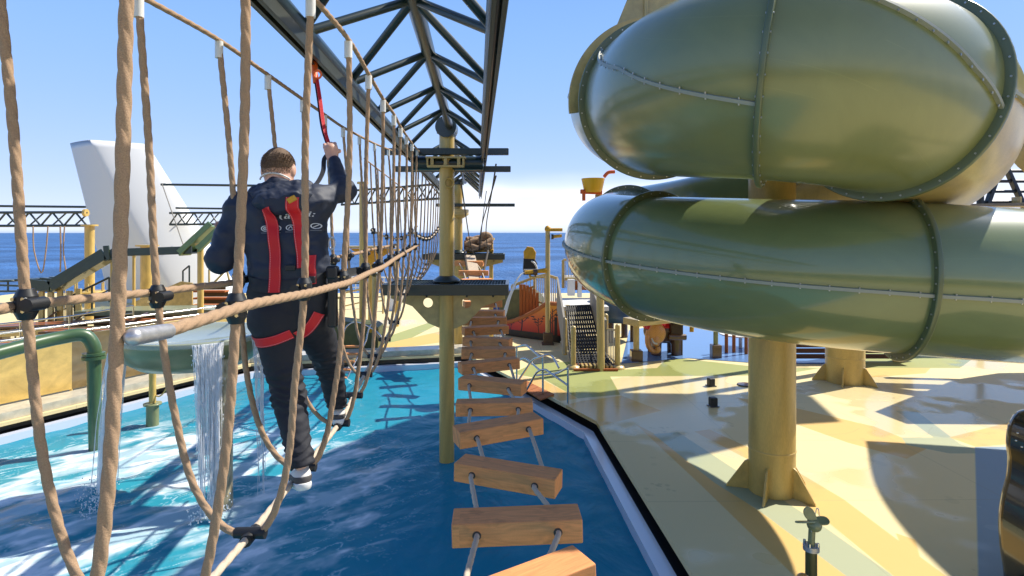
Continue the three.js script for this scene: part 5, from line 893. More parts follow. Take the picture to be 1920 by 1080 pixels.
// grey boards of the far-left sundeck
{ const t = thing('wooden_steps', 'worn wooden deck steps at the far pool edge beside the ladder', 'steps'); for (let i = 0; i < 4; i++) mesh('board', bar(P(600, 690 - i * 11, 15.3 + i * 0.55), P(664 - i * 4, 688 - i * 11, 15.3 + i * 0.55), 0.5, 0.1 , 0.01), M.oldWood, t); }
// bundle and far nozzle on the second platform
{
  const c = P(898, 462, 16.9), t = thing('net_bundle', 'tan rolled climbing net lying above the far platform', 'net', c);
  const g = []; for (let i = 0; i < 9; i++) { const pts = []; for (let k = 0; k < 7; k++) pts.push(V(-0.36 + k * 0.12, 0.05 + 0.16 * Math.sin(i * 1.3 + k * 0.5) + 0.05 * i * (k / 6) * 0.4, 0.22 * Math.cos(i * 1.7 + k * 0.4))); g.push(tube(pts, 0.07, 14, 8)); }
  stuff('rope_coils', g, M.rope, t); mesh('roll_end', cyl(V(-0.42, 0.02, 0), V(-0.34, 0.02, 0), 0.16, 0.16, 16), M.brown, t); mesh('lifted_fold', tube([V(0.05, 0.2, 0), V(0.14, 0.34, 0.05), V(0.3, 0.3, 0), V(0.34, 0.1, 0)], 0.085, 16, 8), M.rope, t);
  mesh('cradle', [bar(V(-0.35, -0.16, 0), V(0.42, -0.12, 0), 0.3, 0.06), cyl(V(-0.24, -0.14, 0.1), V(0.3, -0.1, 0.1), 0.045, 0.045, 10)], M.bright, t);
}
column('thin tan post beside the net bundle at the far platform', 921, 450, 600, 17, 0.06);
{ const t = thing('landing_plank', 'pale plank sloping down from the far platform', 'plank'); mesh('plank', bar(P(880, 478, 16.2), P(892, 530, 14.6), 0.3, 0.06), M.ropeWhite, t); mesh('edge_rope', tube([P(871, 470, 16.2), P(876, 505, 15.2), P(884, 535, 14.6)], 0.03, 14, 8), M.ropeDark, t); mesh('edge_rope', tube([P(915, 470, 16.2), P(908, 505, 15.2), P(902, 535, 14.6)], 0.03, 14, 8), M.ropeDark, t); }
{ const t = thing('suspension_lines', 'thin dark lines spreading from the first crossbeam to the far platform', 'ropes'); for (const [a, b, e] of [[[930, 308, 9.2], [912, 450, 16.5], [915, 470, 16.5]], [[930, 330, 9.6], [900, 445, 16.6], [898, 470, 16.6]], [[864, 340, 9.4], [884, 465, 16.3], [888, 480, 16.3]], [[912, 358, 16.6], [904, 420, 16.6], [900, 470, 16.6]]]) mesh('line', tube([P(...a), P(...b), P(...e)], 0.013, 20, 6), M.ropeDark, t); }

// ---------------------------------------------------------------- right of the steps: pool rails, mural tunnel, net ramp
{
  const t = thing('pool_handrails', 'group of three bent chrome handrails at the pool step', 'handrail');
  const R = (pts, r = 0.021) => mesh('rail', tube(pts, r, 40, 10), M.chrome, t), post = (px, a, b, d) => mesh('post', cyl(P(px, a, d), P(px, b, d), 0.021, 0.021, 10), M.chrome, t);
  R([P(960, 653, 12.4), P(972, 650, 12.4), P(984, 647, 12.3), P(990, 650, 12.2), P(1012, 669, 11.9)]); post(969, 650, 716, 12.4);
  R([P(970, 716, 12.4), P(985, 694, 12.2), P(1000, 674, 12.0), P(1010, 670, 11.9), P(1026, 665, 11.8), P(1034, 667, 11.8), P(1048, 690, 11.6)]); post(1018, 669, 742, 11.5);
  R([P(974, 675, 12.3), P(984, 672, 12.2), P(1012, 694, 11.9)]); R([P(984, 737, 11.7), P(996, 716, 11.6), P(1008, 697, 11.5), P(1022, 693, 11.4), P(1030, 698, 11.3), P(1064, 722, 11.0)]); post(1065, 690, 757, 10.97);
  R([P(1006, 704, 11.8), P(1040, 700, 11.5), P(1064, 691, 11.0)]); R([P(1023, 694, 11.45), P(1038, 702, 11.3), P(1064, 690, 11.0)], 0.015);
}
{ const t = thing('pool_step_mat', 'grey wooden landing mat by the chrome handrails', 'landing'); const c = [G(968, 722), G(984, 715), G(1040, 742), G(1014, 752)]; for (let i = 0; i < 6; i++) { const k = i / 6, k2 = (i + 0.92) / 6; const a = c[0].clone().lerp(c[3], k), b = c[1].clone().lerp(c[2], k), a2 = c[0].clone().lerp(c[3], k2), b2 = c[1].clone().lerp(c[2], k2); mesh('board', slab([[a.x, a.z], [b.x, b.z], [b2.x, b2.z], [a2.x, a2.z]], null, 0.03, 0.025), M.woodGrey, t); } }
// mural tunnel: arched block with painted sunset
{
  const W = 256, cv = document.createElement('canvas'); cv.width = 512; cv.height = 256; const c = cv.getContext('2d'); const gr = c.createLinearGradient(0, 0, 0, 256); gr.addColorStop(0, '#d8961a'); gr.addColorStop(0.45, '#cf5a14'); gr.addColorStop(0.8, '#a81d10'); gr.addColorStop(0.82, '#17100c'); gr.addColorStop(1, '#120d0a'); c.fillStyle = gr; c.fillRect(0, 0, 512, 256);
  c.strokeStyle = c.fillStyle = '#1a0d08'; const tree = (x, y, h, a) => { c.lineWidth = h / 18; c.beginPath(); c.moveTo(x, y); c.quadraticCurveTo(x + a * 10, y - h * 0.5, x + a * 4, y - h); c.stroke(); for (let i = 0; i < 6; i++) { const yy = y - h * (0.45 + 0.09 * i), s = i % 2 ? 1 : -1; c.lineWidth = h / 34; c.beginPath(); c.moveTo(x + a * 5, yy); c.quadraticCurveTo(x + s * h * 0.2, yy - h * 0.08, x + s * h * (0.22 + 0.05 * i), yy - h * 0.25); c.stroke(); c.beginPath(); c.ellipse(x + s * h * (0.22 + 0.05 * i), yy - h * 0.26, h * 0.13, h * 0.035, 0, 0, 6.3); c.fill(); } };
  tree(130, 210, 130, 1); tree(250, 210, 110, -1); tree(60, 210, 70, 1); tree(420, 215, 190, -1); c.fillRect(370, 60, 26, 150); c.fillRect(440, 80, 40, 140);
  const tx = new THREE.CanvasTexture(cv); tx.colorSpace = THREE.SRGBColorSpace;
  const paint = S(0xffffff, 0.5, { map: tx });
  const t = thing('mural_wall', 'low curved wall painted with orange sunset and dark trees', 'mural wall');
  const a = P(940, 640, 18.3), b = P(1012, 645, 17.4), e = P(1050, 646, 16.9), pos = [], uv = [], idx = [], n = 30;
  const path = curve([a, b, e].map(v => V(v.x, 0, v.z)));
  const topY = k => 0.35 + 0.72 * sstep(0, 0.75, k);
  for (let i = 0; i <= n; i++) { const p = path.getPoint(i / n); for (const [y, v, o] of [[0.02, 0, 0], [topY(i / n), 1, 0], [topY(i / n), 1, -0.25], [0.02, 0, -0.25]]) { pos.push(p.x - o * 0.2, y, p.z + o); uv.push(i / n, v * topY(i / n) / 1.07); } }
  for (let i = 0; i < n; i++) for (let j = 0; j < 3; j++) { const q = i * 4 + j; idx.push(q, q + 4, q + 1, q + 1, q + 4, q + 5); }
  const g = new THREE.BufferGeometry(); g.setAttribute('position', new THREE.Float32BufferAttribute(pos, 3)); g.setAttribute('uv', new THREE.Float32BufferAttribute(uv, 2)); g.setIndex(idx); g.computeVertexNormals(); mesh('painted_panel', norm(g), paint, t);
  const cp = []; for (let i = 0; i <= n; i++) { const p = path.getPoint(i / n); cp.push(V(p.x, topY(i / n) + 0.02, p.z - 0.12)); } mesh('coping', tube(cp, 0.09, 40, 8), M.woodGrey, t);
}
{
  const c = P(985, 600, 19), t = thing('play_tunnel', 'olive and brown half barrel tunnel behind the painted wall', 'tunnel', V(c.x, 0, c.z), -0.25);
  const arch = [[-0.62, 0], [0.62, 0]]; for (let i = 0; i <= 16; i++) { const a = i / 16 * Math.PI; arch.push([0.62 * Math.cos(a), 0.9 + 0.48 * Math.sin(a)]); }
  mesh('barrel', prism(arch, 1.0, new THREE.Matrix4().makeTranslation(-0.1, 0, -0.5), 0.02), S([0.14, 0.15, 0.06], 0.5, { map: mottle }), t);
  for (let i = 0; i < 6; i++) { const x = -0.02 + i * 0.105; mesh('plank', box(x, 0.69 + 0.2 * Math.sqrt(1 - (x / 0.66) ** 2), 0.52, 0.095, 1.36 * Math.sqrt(1 - (x / 0.75) ** 2), 0.03), M.oldWood, t); }
}
{ const c = P(948, 600, 21), t = thing('blue_bin', 'dark blue tilted panel behind the wooden steps', 'panel', V(c.x, 0, c.z), 0.2); mesh('panel', prism([[-0.6, 0.0], [0.35, 0], [0.35, 1.2], [0.1, 1.15], [-0.6, 0.5]], 0.4, new THREE.Matrix4(), 0.02), M.blue, t); mesh('foot', box(0, 0.04, 0.5, 1.0, 0.08, 0.3), M.tan, t); }
// stair with balusters
{
  const t = thing('stair_rail', 'sloping tan stair handrail with upright bars above the tunnel', 'railing');
  const pts = [P(960, 536, 19), P(1002, 520, 18.6), P(1024, 515, 18.4), P(1045, 522, 18.2)], dn = [P(960, 575, 19), P(1002, 562, 18.6), P(1024, 572, 18.4), P(1045, 580, 18.2)];
  for (let i = 0; i < 3; i++) { mesh('top_rail', cyl(pts[i], pts[i + 1], 0.045, 0.045, 10), M.tan, t); mesh('bottom_rail', cyl(dn[i], dn[i + 1], 0.03, 0.03, 8), M.tan, t); if (i === 0) mesh('mid_rail', cyl(P(962, 548, 19), P(1002, 537, 18.6), 0.035, 0.035, 8), M.tan, t); for (let k = 0; k < 6; k++) mesh('baluster', cyl(pts[i].clone().lerp(pts[i + 1], k / 6), dn[i].clone().lerp(dn[i + 1], k / 6), k ? 0.016 : 0.04, k ? 0.016 : 0.04, 8), k ? M.alu : M.tan, t); }
}
// raised platform and net ramp
{
  const t = thing('net_ramp', 'black rope net ramp between tan posts leading up to a pale platform', 'climbing net');
  const bl = P(1072, 690, 13.8), br = P(1150, 690, 13.8), tl = P(1062, 578, 16.2), tr = P(1106, 576, 16.2), sag = k => -0.28 * Math.sin(k * Math.PI);
  const S0 = (u, v) => { const a = bl.clone().lerp(br, u), b = tl.clone().lerp(tr, u), p = a.lerp(b, v); p.y += sag(v) + 0.05; return p; };
  for (let i = 0; i <= 12; i++) mesh('net_rope', tube([0, 0.2, 0.4, 0.6, 0.8, 1].map(v => S0(i / 12, v)), 0.027, 20, 5), M.black, t);
  for (let j = 0; j <= 18; j++) mesh('net_rope', tube([0, 0.33, 0.67, 1].map(u => S0(u, j / 18)), 0.03, 10, 5), M.black, t);
  const P0 = (px, top, bot, d, r = 0.06) => mesh('post', [cyl(P(px, bot, d), P(px, top, d), r, r, 16), ell(P(px, top, d), r, r, r, 16, 8)], M.tan, t), C0 = (px, bot, d) => mesh('post_foot', lathe([[0.17, 0], [0.15, 0.06], [0.06, 0.09]], 20, G(px, 0).set(P(px, bot, d).x, 0.004, -d)), M.tan, t);
  P0(1075, 615, 690, 13.8); P0(1158, 612, 690, 13.8); P0(1136, 592, 665, 15); P0(1059, 600, 665, 15); C0(1075, 690, 13.8); C0(1158, 690, 13.8);
  for (let i = 0; i < 8; i++) { const q = P(1092 + i * 7.5, 691, 13.75); mesh('foot_slat', box(q.x, 0.06, q.z, 0.05, 0.1, 0.3), M.tan, t); }
  mesh('foot_bar', [bar(P(1075, 684, 13.9), P(1158, 684, 13.9), 0.06, 0.05), bar(V(P(1075, 690, 13.6).x, 0.03, -13.55), V(P(1158, 690, 13.6).x, 0.03, -13.55), 0.06, 0.05)], M.oldWood, t);
  // side screens
  const scr = (x0, x1, ya0, ya1, yb0, yb1, d0, d1) => { const A = P(x0, ya0, d0), B = P(x0, ya1, d0), C = P(x1, yb1, d1), D = P(x1, yb0, d1), g = new THREE.BufferGeometry(), o = V(0.05, 0, 0), v = [A, B, C, D, A.clone().add(o), B.clone().add(o), C.clone().add(o), D.clone().add(o)]; g.setAttribute('position', new THREE.Float32BufferAttribute(v.flatMap(p => [p.x, p.y, p.z]), 3)); g.setIndex([0, 1, 2, 0, 2, 3, 4, 6, 5, 4, 7, 6, 0, 3, 7, 0, 7, 4, 1, 5, 6, 1, 6, 2, 0, 4, 5, 0, 5, 1, 3, 2, 6, 3, 6, 7]); return norm(g); };
  mesh('side_screen', scr(1056, 1044, 595, 664, 522, 580, 14.6, 16.4), M.wallGrey, t); mesh('side_screen', scr(1134, 1106, 600, 664, 535, 575, 14.8, 16.4), M.wallGrey, t);
  for (let i = 0; i < 7; i++) { const px = 1139 + i * 2.8; mesh('bar', cyl(P(px, 618, 14.3 - i * 0.06), P(px, 684, 14.3 - i * 0.06), 0.01, 0.01, 6), M.alu, t); }
  mesh('side_rail', [cyl(P(1136, 617, 14.9), P(1158, 619, 13.8), 0.025, 0.025, 8), cyl(P(1136, 662, 14.9), P(1158, 684, 13.8), 0.02, 0.02, 8)], M.tan, t);
}
{
  const t = thing('raised_platform', 'pale raised platform with railing behind the net ramp', 'platform'); const a = P(1060, 575, 16.3), b = P(1135, 575, 16.3);
  mesh('deck', box((a.x + b.x) / 2, a.y - 0.06, -17.4, b.x - a.x + 0.2, 0.12, 2.2), M.white, t);
  mesh('step_block', [box(P(1072, 550, 18).x, 1.5, -18.2, 0.22, 0.5, 0.2), box(P(1088, 550, 18).x, 1.5, -18.2, 0.12, 0.6, 0.2)], M.white, t); mesh('upper_deck', box(P(1090, 545, 18.6).x + 0.4, 1.75, -18.8, 1.9, 0.1, 1.0), M.tan, t); mesh('apron', box(P(1090, 545, 18.3).x + 0.4, 1.55, -18.28, 1.5, 0.28, 0.05), M.oldWood, t);
  for (let i = 0; i <= 14; i++) { const p = P(1056 + i * 5, 540, 18.8); mesh('baluster', cyl(p, V(p.x, p.y + 0.9, p.z), i % 7 ? 0.013 : 0.05, i % 7 ? 0.013 : 0.05, 8), i % 7 ? M.alu : M.tan, t); }
  mesh('top_rail', cyl(P(1056, 487, 18.8), P(1126, 487, 18.8), 0.035, 0.035, 8), M.tan, t);
  for (const px of [1064, 1128]) mesh('leg', cyl(V(P(px, 600, 16.5).x, 0, -16.6), V(P(px, 600, 16.5).x, 1.15, -16.6), 0.08, 0.08, 12), M.tan, t);
}
// tall pole with water cannons
{
  const b = P(1027, 640, 16.8), t = thing('spray_pole', 'tall tan pole with a brown foot and yellow nozzles beside the tube slide', 'pole', V(b.x, 0, b.z));
  mesh('shaft', cyl(V(0, 0, 0), V(0, 3.33, 0), 0.068, 0.068, 20), M.tan, t); mesh('foot', [box(0, 0.17, 0, 0.26, 0.34, 0.26, 0.02), box(0, 0.02, 0, 0.34, 0.04, 0.34)], M.brown, t);
  mesh('arm', [cyl(V(0, 3.28, 0), V(0.42, 3.28, 0), 0.05, 0.05, 14), ell(V(0, 3.3, 0), 0.09, 0.1, 0.09)], M.bright, t); mesh('nozzle', cyl(V(0.14, 3.08, 0.05), V(0.4, 3.11, 0.05), 0.05, 0.045, 14), M.bright, t); mesh('nozzle_cap', cyl(V(0.1, 3.08, 0.05), V(0.16, 3.08, 0.05), 0.075, 0.075, 14), M.railDark, t);
  mesh('side_cannon', [cyl(V(-0.04, 2.12, 0.05), V(-0.30, 2.10, 0.1), 0.075, 0.055, 14), cyl(V(-0.30, 2.10, 0.1), V(-0.66, 2.07, 0.16), 0.05, 0.05, 14)], M.bright, t); mesh('cannon_grip', [cyl(V(-0.42, 2.07, 0.1), V(-0.3, 2.07, 0.1), 0.085, 0.085, 12), cyl(V(-0.36, 2.05, 0.1), V(-0.36, 1.95, 0.1), 0.03, 0.03, 8)], M.brown, t);
  // water arc from the cannon, curving down to the left
  const g = []; for (let i = 0; i < 26; i++) { const pts = [], j = rnd() * 0.12; for (let k = 0; k <= 8; k++) { const s = k / 8; pts.push(V(-0.68 - 0.62 * s - j * s + 0.05 * (rnd() - 0.5) * s, 2.07 - 0.2 * s - 1.55 * s * s, 0.16 + 0.4 * s)); } g.push(tube(pts, 0.005 + 0.010 * rnd(), 16, 5)); }
  for (let i = 0; i < 60; i++) g.push(ell(V(-1.35 + 0.3 * (rnd() - 0.5), 0.1 + 0.9 * rnd() * rnd(), 0.56 + 0.2 * rnd()), 0.012 + 0.02 * rnd(), 0.02, 0.015, 6, 5));
  stuff('water_jet', g, M.spray, t);
}
{
  // small yellow and black figure ornament perched in the air on the pole's line
  const c = P(993, 488, 17.4), t = thing('ride_seat', 'small yellow topped black seat unit mounted above the water cannon', 'ride seat', c);
  mesh('hood', prism([[-0.14, 0.02], [0.13, 0.0], [0.16, 0.22], [0.08, 0.36], [-0.06, 0.38], [-0.15, 0.25]], 0.22, new THREE.Matrix4().makeTranslation(0, 0, -0.11), 0.03), M.bright, t);
  mesh('seat_body', prism([[-0.17, -0.26], [0.14, -0.26], [0.2, -0.1], [0.12, 0.02], [-0.15, 0.03]], 0.24, new THREE.Matrix4().makeTranslation(0, 0, -0.12), 0.03), M.black, t); mesh('stripe', box(0, -0.27, 0.0, 0.36, 0.04, 0.26), M.white, t); mesh('base', box(0.02, -0.36, 0, 0.42, 0.13, 0.28, 0.03), M.black, t); mesh('handle', tube([V(0.05, -0.02, 0.1), V(0.14, -0.08, 0.13), V(0.2, -0.2, 0.1), V(0.22, -0.3, 0.08)], 0.03, 14, 8), M.white, t);
  mesh('bracket', [cyl(V(0, -0.4, 0), V(0.02, -0.5, 0), 0.04, 0.04, 10), cyl(V(0.02, -0.5, 0), V(0.5, -0.46, 0.5), 0.03, 0.03, 8)], M.tan, t);
}
{
  const t = thing('added_shade_slide', 'added unseen tan tube beyond the right border, casting shade on the deck', 'water slide');  // added out of view for the broad curved shadow on the right deck
  mesh('tube', tube([V(9.9, 4.7, -10.6), V(9.6, 5.6, -9.0), V(9.65, 6.1, -7.5), V(10.1, 6.4, -6.0), V(11.5, 6.6, -5.0)], 0.85, 60, 36), M.tan, t);
  for (const [x, z, h] of [[10.4, -10.0, 4.2], [10.9, -5.4, 5.8]]) mesh('support', cyl(V(x, 0, z), V(x, h, z), 0.15, 0.15, 20), M.yellow, t);
}
// behind the slide: orange bucket peeking out
{
  const c = P(1112, 348, 13.5), t = thing('tipping_bucket', 'yellow tipping bucket with orange arm behind the slide coil', 'bucket', c);
  mesh('bucket', lathe([[0, -0.16], [0.2, -0.16], [0.27, 0.16], [0.25, 0.16], [0.18, -0.13], [0, -0.13]], 32), S([0.85, 0.45, 0.02], 0.35), t); mesh('arm', [bar(V(-0.30, -0.14, 0.05), V(0.2, -0.16, 0.05), 0.1, 0.1, 0.02), cyl(V(-0.22, -0.19, 0.05), V(-0.22, -0.35, 0.05), 0.04, 0.04, 10)], M.orange, t); mesh('stand', cyl(V(0.15, -0.2, -0.1), V(0.2, 0 - c.y, -0.1), 0.09, 0.09, 16), M.tan, t);
  mesh('spout', tube([V(0.25, 0.2, 0), V(0.35, 0.3, 0), V(0.5, 0.32, 0)], 0.04, 14, 8), M.orange, t);
}
// tub, beam table, elephant
{ const c = P(1158, 590, 17.5), t = thing('water_tub', 'blue grey round water tub on dark legs beside the net ramp', 'tub', V(c.x, 0, c.z)); mesh('tub', lathe([[0, 0.55], [0.62, 0.58], [0.72, 0.8], [0.74, 1.35], [0.68, 1.35], [0.64, 0.8], [0, 0.7]], 40), M.blueTank, t); mesh('rim', new THREE.TorusGeometry(0.72, 0.035, 8, 40).rotateX(Math.PI / 2).translate(0, 1.35, 0), M.steelGreen, t); for (let k = 0; k < 4; k++) mesh('leg', cyl(V(0.5 * Math.cos(k * 1.57 + 0.6), 0, 0.5 * Math.sin(k * 1.57 + 0.6)), V(0.5 * Math.cos(k * 1.57 + 0.6), 0.62, 0.5 * Math.sin(k * 1.57 + 0.6)), 0.1, 0.1, 12), M.brown, t); }
{ const t = thing('beam_table', 'tan beam on a post with brown foot under the slide', 'shelter'); mesh('beam', bar(P(1182, 604, 14.2), P(1290, 592, 15.2), 0.55, 0.16, 0.015), M.tan, t); const p = P(1193, 680, 14.6); mesh('post', cyl(V(p.x, 0, p.z), V(p.x, 1.0, p.z), 0.075, 0.075, 16), M.tan, t); mesh('post_foot', box(p.x, 0.14, p.z, 0.28, 0.28, 0.28, 0.02), M.brown, t); }
{
  const c = P(1243, 668, 15.4), t = thing('elephant_figure', 'brown elephant play figure with tan ear, red blanket and curled trunk', 'play figure', V(c.x, 0, c.z), 0, undefined), B = (a, b, r, q) => bone(V(...a), V(...b), r, q);
  const body = p => { let d = ellD(p, V(0.05, 0.62, -0.1), 0.45, 0.34, 0.34); for (const [x, z] of [[-0.2, 0.1], [0.32, 0.1], [-0.2, -0.3], [0.32, -0.3]]) d = smin(d, capD(p, V(x, 0.45, z), V(x, 0.04, z), 0.14, 0.13), 0.08); d = smin(d, ellD(p, V(-0.36, 0.66, 0.22), 0.2, 0.24, 0.2), 0.08); return Math.max(d, -p[1]); };
  mesh('body', sdfMesh(body, V(-0.65, 0, -0.6), V(0.65, 1.1, 0.55), 0.026), M.brown, t);
  mesh('ear', sdfMesh(p => { let d = ellD(p, V(-0.26, 0.62, 0.40), 0.23, 0.27, 0.07); d = smin(d, capD(p, V(-0.3, 0.45, 0.42), V(-0.28, 0.34, 0.44), 0.08, 0.06), 0.06); return d; }, V(-0.6, 0.2, 0.25), V(0.05, 1.0, 0.6), 0.018), M.ochre, t);
  mesh('trunk', tube([V(-0.46, 0.68, 0.34), V(-0.50, 0.50, 0.40), V(-0.48, 0.30, 0.44), V(-0.36, 0.17, 0.46), V(-0.24, 0.20, 0.47), V(-0.26, 0.29, 0.46)], 0.065, 36, 14), M.ochre, t);
  mesh('blanket', sdfMesh(p => Math.max(Math.abs(body(p)) - 0.03, 0.72 - p[1], p[0] - 0.12, -0.55 - p[0]), V(-0.65, 0.6, -0.5), V(0.2, 1.1, 0.5), 0.022), M.red, t);
  mesh('saddle_bag', [box(0.28, 0.72, 0.24, 0.34, 0.4, 0.16, 0.05), box(0.26, 0.86, 0.32, 0.2, 0.1, 0.06, 0.02)], S([0.06, 0.03, 0.015], 0.6, { map: mottle }), t); mesh('rolled_strap', cyl(V(0.06, 0.52, 0.3), V(0.52, 0.5, 0.26), 0.09, 0.08, 14), M.brown, t); mesh('eye', ell(V(-0.40, 0.74, 0.41), 0.025, 0.03, 0.02), M.black, t); mesh('tusk', tube([V(-0.40, 0.5, 0.44), V(-0.36, 0.4, 0.52), V(-0.28, 0.38, 0.55)], 0.025, 14, 8), M.white, t);
}
// shallow blue splash pool at the back right, nozzles and tables
{
  const o = [G(1165, 682), G(1290, 672), G(1400, 680), G(1560, 684), G(1600, 640), G(1400, 612), G(1260, 606), G(1180, 620)].map(v => [v.x, v.z]);
  const rip2 = dataTex(256, 256, (u, v) => { const n = 128 + 120 * tile(u, v, 8, 6, 4); return [n, n, n]; }, false, 1, 1);
  const g = slab(o, null, 0.012, 0.008), p = g.attributes.position, uv = g.attributes.uv; for (let i = 0; i < p.count; i++) uv.setXY(i, p.getX(i) / 2.5, p.getZ(i) / 2.5);
  struct('splash_pool', g, PH([0.13, 0.24, 0.46], 0.04, { bumpMap: rip2, bumpScale: 0.004, ior: 1.33 }));
}
function hookNozzle(label, px, py, d, s) {
  const t = thing('spray_nozzle', label, 'nozzle', V(P(px, py, d).x, 0, -d)); mesh('foot', box(0, 0.17, 0, 0.24, 0.34, 0.24, 0.02), M.brown, t); mesh('post', cyl(V(0, 0.3, 0), V(0, 0.72, 0), 0.06, 0.06, 14), M.olive, t); mesh('neck', cyl(V(0, 0.7, 0), V(0.02, 0.86, 0), 0.035, 0.03, 12), M.tan, t);
  mesh('hook', tube([V(0.02, 0.84, 0), V(-0.08, 0.87, 0), V(-0.16, 0.92, 0), V(-0.16, 1.0, 0), V(-0.06, 1.03, 0), V(0.06, 1.02, 0), V(0.1, 0.96, 0)], 0.04, 30, 10), M.tan, t); return t;
}
hookNozzle('curled tan spray nozzle on a brown foot in the splash pool', 1342, 675, 15.0);
{ const t = thing('water_spout', 'yellow bent water spout hanging by the elephant figure', 'spout'); mesh('spout', tube([P(1278, 599, 15.2), P(1290, 602, 15.1), P(1296, 606, 15.1), P(1297, 622, 15.1)], 0.055, 24, 12), M.bright, t); mesh('stand', cyl(P(1278, 599, 15.25), V(P(1278, 599, 15.25).x, 0, -15.25), 0.03, 0.03, 10), M.brown, t); mesh('tip', cyl(P(1302, 602, 15.1), P(1304, 606, 15.1), 0.04, 0.04, 10), M.black, t); }
{ let f; [[1362, 672, 15.6], [1376, 672, 15.6], [1399, 672, 15.4]].forEach(([px, py, d], i) => { const lab = ['leftmost', 'middle', 'rightmost'][i] + ' of the thin dark posts standing in the splash pool'; const p = V(P(px, py, d).x, 0, -d); if (!f) { f = thing('pool_post', lab, 'post', p, 0, 'thin posts in the splash pool'); mesh('shaft', cyl(V(0, 0, 0), V(0, 0.95, 0), 0.045, 0.045, 12), M.oldWood, f); mesh('cap', lathe([[0.045, 0.93], [0.07, 0.95], [0.05, 1.0], [0, 1.01]], 14), M.steelGreen, f); } else copyOf(f, lab, p); }); }
{ const c = P(1385, 628, 16.2), t = thing('round_table', 'white table top glimpsed under the slide by the column', 'table', V(c.x, 0, c.z)); mesh('top', lathe([[0, c.y], [0.5, c.y], [0.52, c.y + 0.02], [0.5, c.y + 0.04], [0, c.y + 0.04]], 32), M.white, t); mesh('leg', cyl(V(0.05, 0, 0), V(0.05, c.y, 0), 0.05, 0.05, 12), M.alu, t); }
{ const t = thing('bar_counter', 'dark brown slatted counter behind the yellow column', 'counter'); const a = P(1490, 690, 14.6), b = P(1560, 690, 14.6); for (let i = 0; i < 5; i++) mesh('slat', bar(V(a.x, 0.12 + i * 0.14, a.z), V(b.x + 2, 0.12 + i * 0.14, b.z), 0.05, 0.11), S([0.09, 0.06, 0.035], 0.6, { map: woodT }), t); mesh('top', bar(V(a.x - 0.1, 0.8, a.z), V(b.x + 2.1, 0.8, b.z), 0.5, 0.06), M.oldWood, t); }
// black deck lights, drain
{ let f; [[1333, 724, 'farther'], [1337, 762, 'nearer']].forEach(([px, py, w], i) => { const p = G(px, py), lab = w + ' of the two small black boxes on the deck'; if (!f) { f = thing('deck_box', lab, 'box', p, 0.2, 'black boxes on the deck'); mesh('case', box(0, 0.085, 0, 0.13, 0.17, 0.13, 0.02), M.black, f); mesh('plinth', box(0, 0.01, 0, 0.17, 0.02, 0.17), M.blackGloss, f); } else copyOf(f, lab, p); }); }
{ const p = G(1397, 722), t = thing('deck_drain', 'round dark drain cover in the deck beside the column', 'drain', V(p.x, 0, p.z)); mesh('cover', cyl(V(0, 0.004, 0), V(0, 0.02, 0), 0.15, 0.145, 28), M.brown, t); mesh('rim', new THREE.TorusGeometry(0.15, 0.012, 6, 28).rotateX(Math.PI / 2).translate(0, 0.012, 0), M.railDark, t); }
// propeller nozzle in the right foreground
{
  const d = 4.75, b = P(1521, 1080, d), t = thing('propeller_nozzle', 'olive spray post topped by a small grey propeller in the right foreground', 'nozzle', V(b.x, 0, b.z)), Y = py => P(1521, py, d).y;
  mesh('post', cyl(V(0, 0, 0), V(0, Y(1032), 0), 0.046, 0.044, 24), S([0.10, 0.10, 0.03], 0.35, { map: mottle }), t); mesh('flange', [cyl(V(0, Y(1031), 0), V(0, Y(1022), 0), 0.062, 0.062, 24)], M.alu, t);
  for (let k = 0; k < 4; k++) mesh('flange_bolt', cyl(V(0.05 * Math.cos(k * 1.57 + 0.7), Y(1022), 0.05 * Math.sin(k * 1.57 + 0.7)), V(0.05 * Math.cos(k * 1.57 + 0.7), Y(1015), 0.05 * Math.sin(k * 1.57 + 0.7)), 0.011, 0.011, 8), M.chrome, t);
  mesh('neck', cyl(V(0, Y(1025), 0), V(0.008, Y(985), 0), 0.027, 0.026, 20), M.olive, t); mesh('hub', ell(V(0.015, Y(982), 0.02), 0.056, 0.052, 0.06), M.olive, t);
  const blade = (a, len, w, tilt) => { const s = new THREE.Shape(); s.moveTo(0, -w * 0.3); s.bezierCurveTo(len * 0.4, -w * 0.7, len, -w * 0.7, len, 0); s.bezierCurveTo(len, w * 0.7, len * 0.4, w * 0.6, 0, w * 0.3); const g = new THREE.ExtrudeGeometry(s, { depth: 0.008, bevelEnabled: true, bevelSize: 0.003, bevelThickness: 0.003, bevelSegments: 2 }); g.rotateX(tilt); g.rotateZ(a); g.translate(0.01, Y(974), 0.03); return g; };
  mesh('blade', blade(0.05, 0.115, 0.07, -1.2), M.olive, t); mesh('blade', blade(3.15, 0.15, 0.07, -1.2), M.olive, t); mesh('blade', blade(2.2, 0.13, 0.075, 0.3), M.olive, t); mesh('wire_guard', tube([V(0.03, Y(966), 0), V(0.05, Y(952), 0), V(0.055, Y(955), 0.01), V(0.06, Y(968), 0.01)], 0.004, 14, 6), M.chrome, t);
  mesh('wire_guard', tube([V(-0.03, Y(975), 0), V(-0.02, Y(988), 0.02), V(-0.01, Y(994), 0.03)], 0.005, 10, 6), M.chrome, t);
}
{ const p = P(1506, 1079, 4.6), t = thing('ground_bulb', 'orange domed cap at the lower edge by the propeller post', 'cap', V(p.x, 0, p.z)); const h = p.y; mesh('dome', ell(V(0, h - 0.03, 0), 0.05, 0.045, 0.05), M.ochre, t); mesh('stem', cyl(V(0, 0, 0), V(0, h - 0.04, 0), 0.035, 0.035, 14), M.olive, t); }
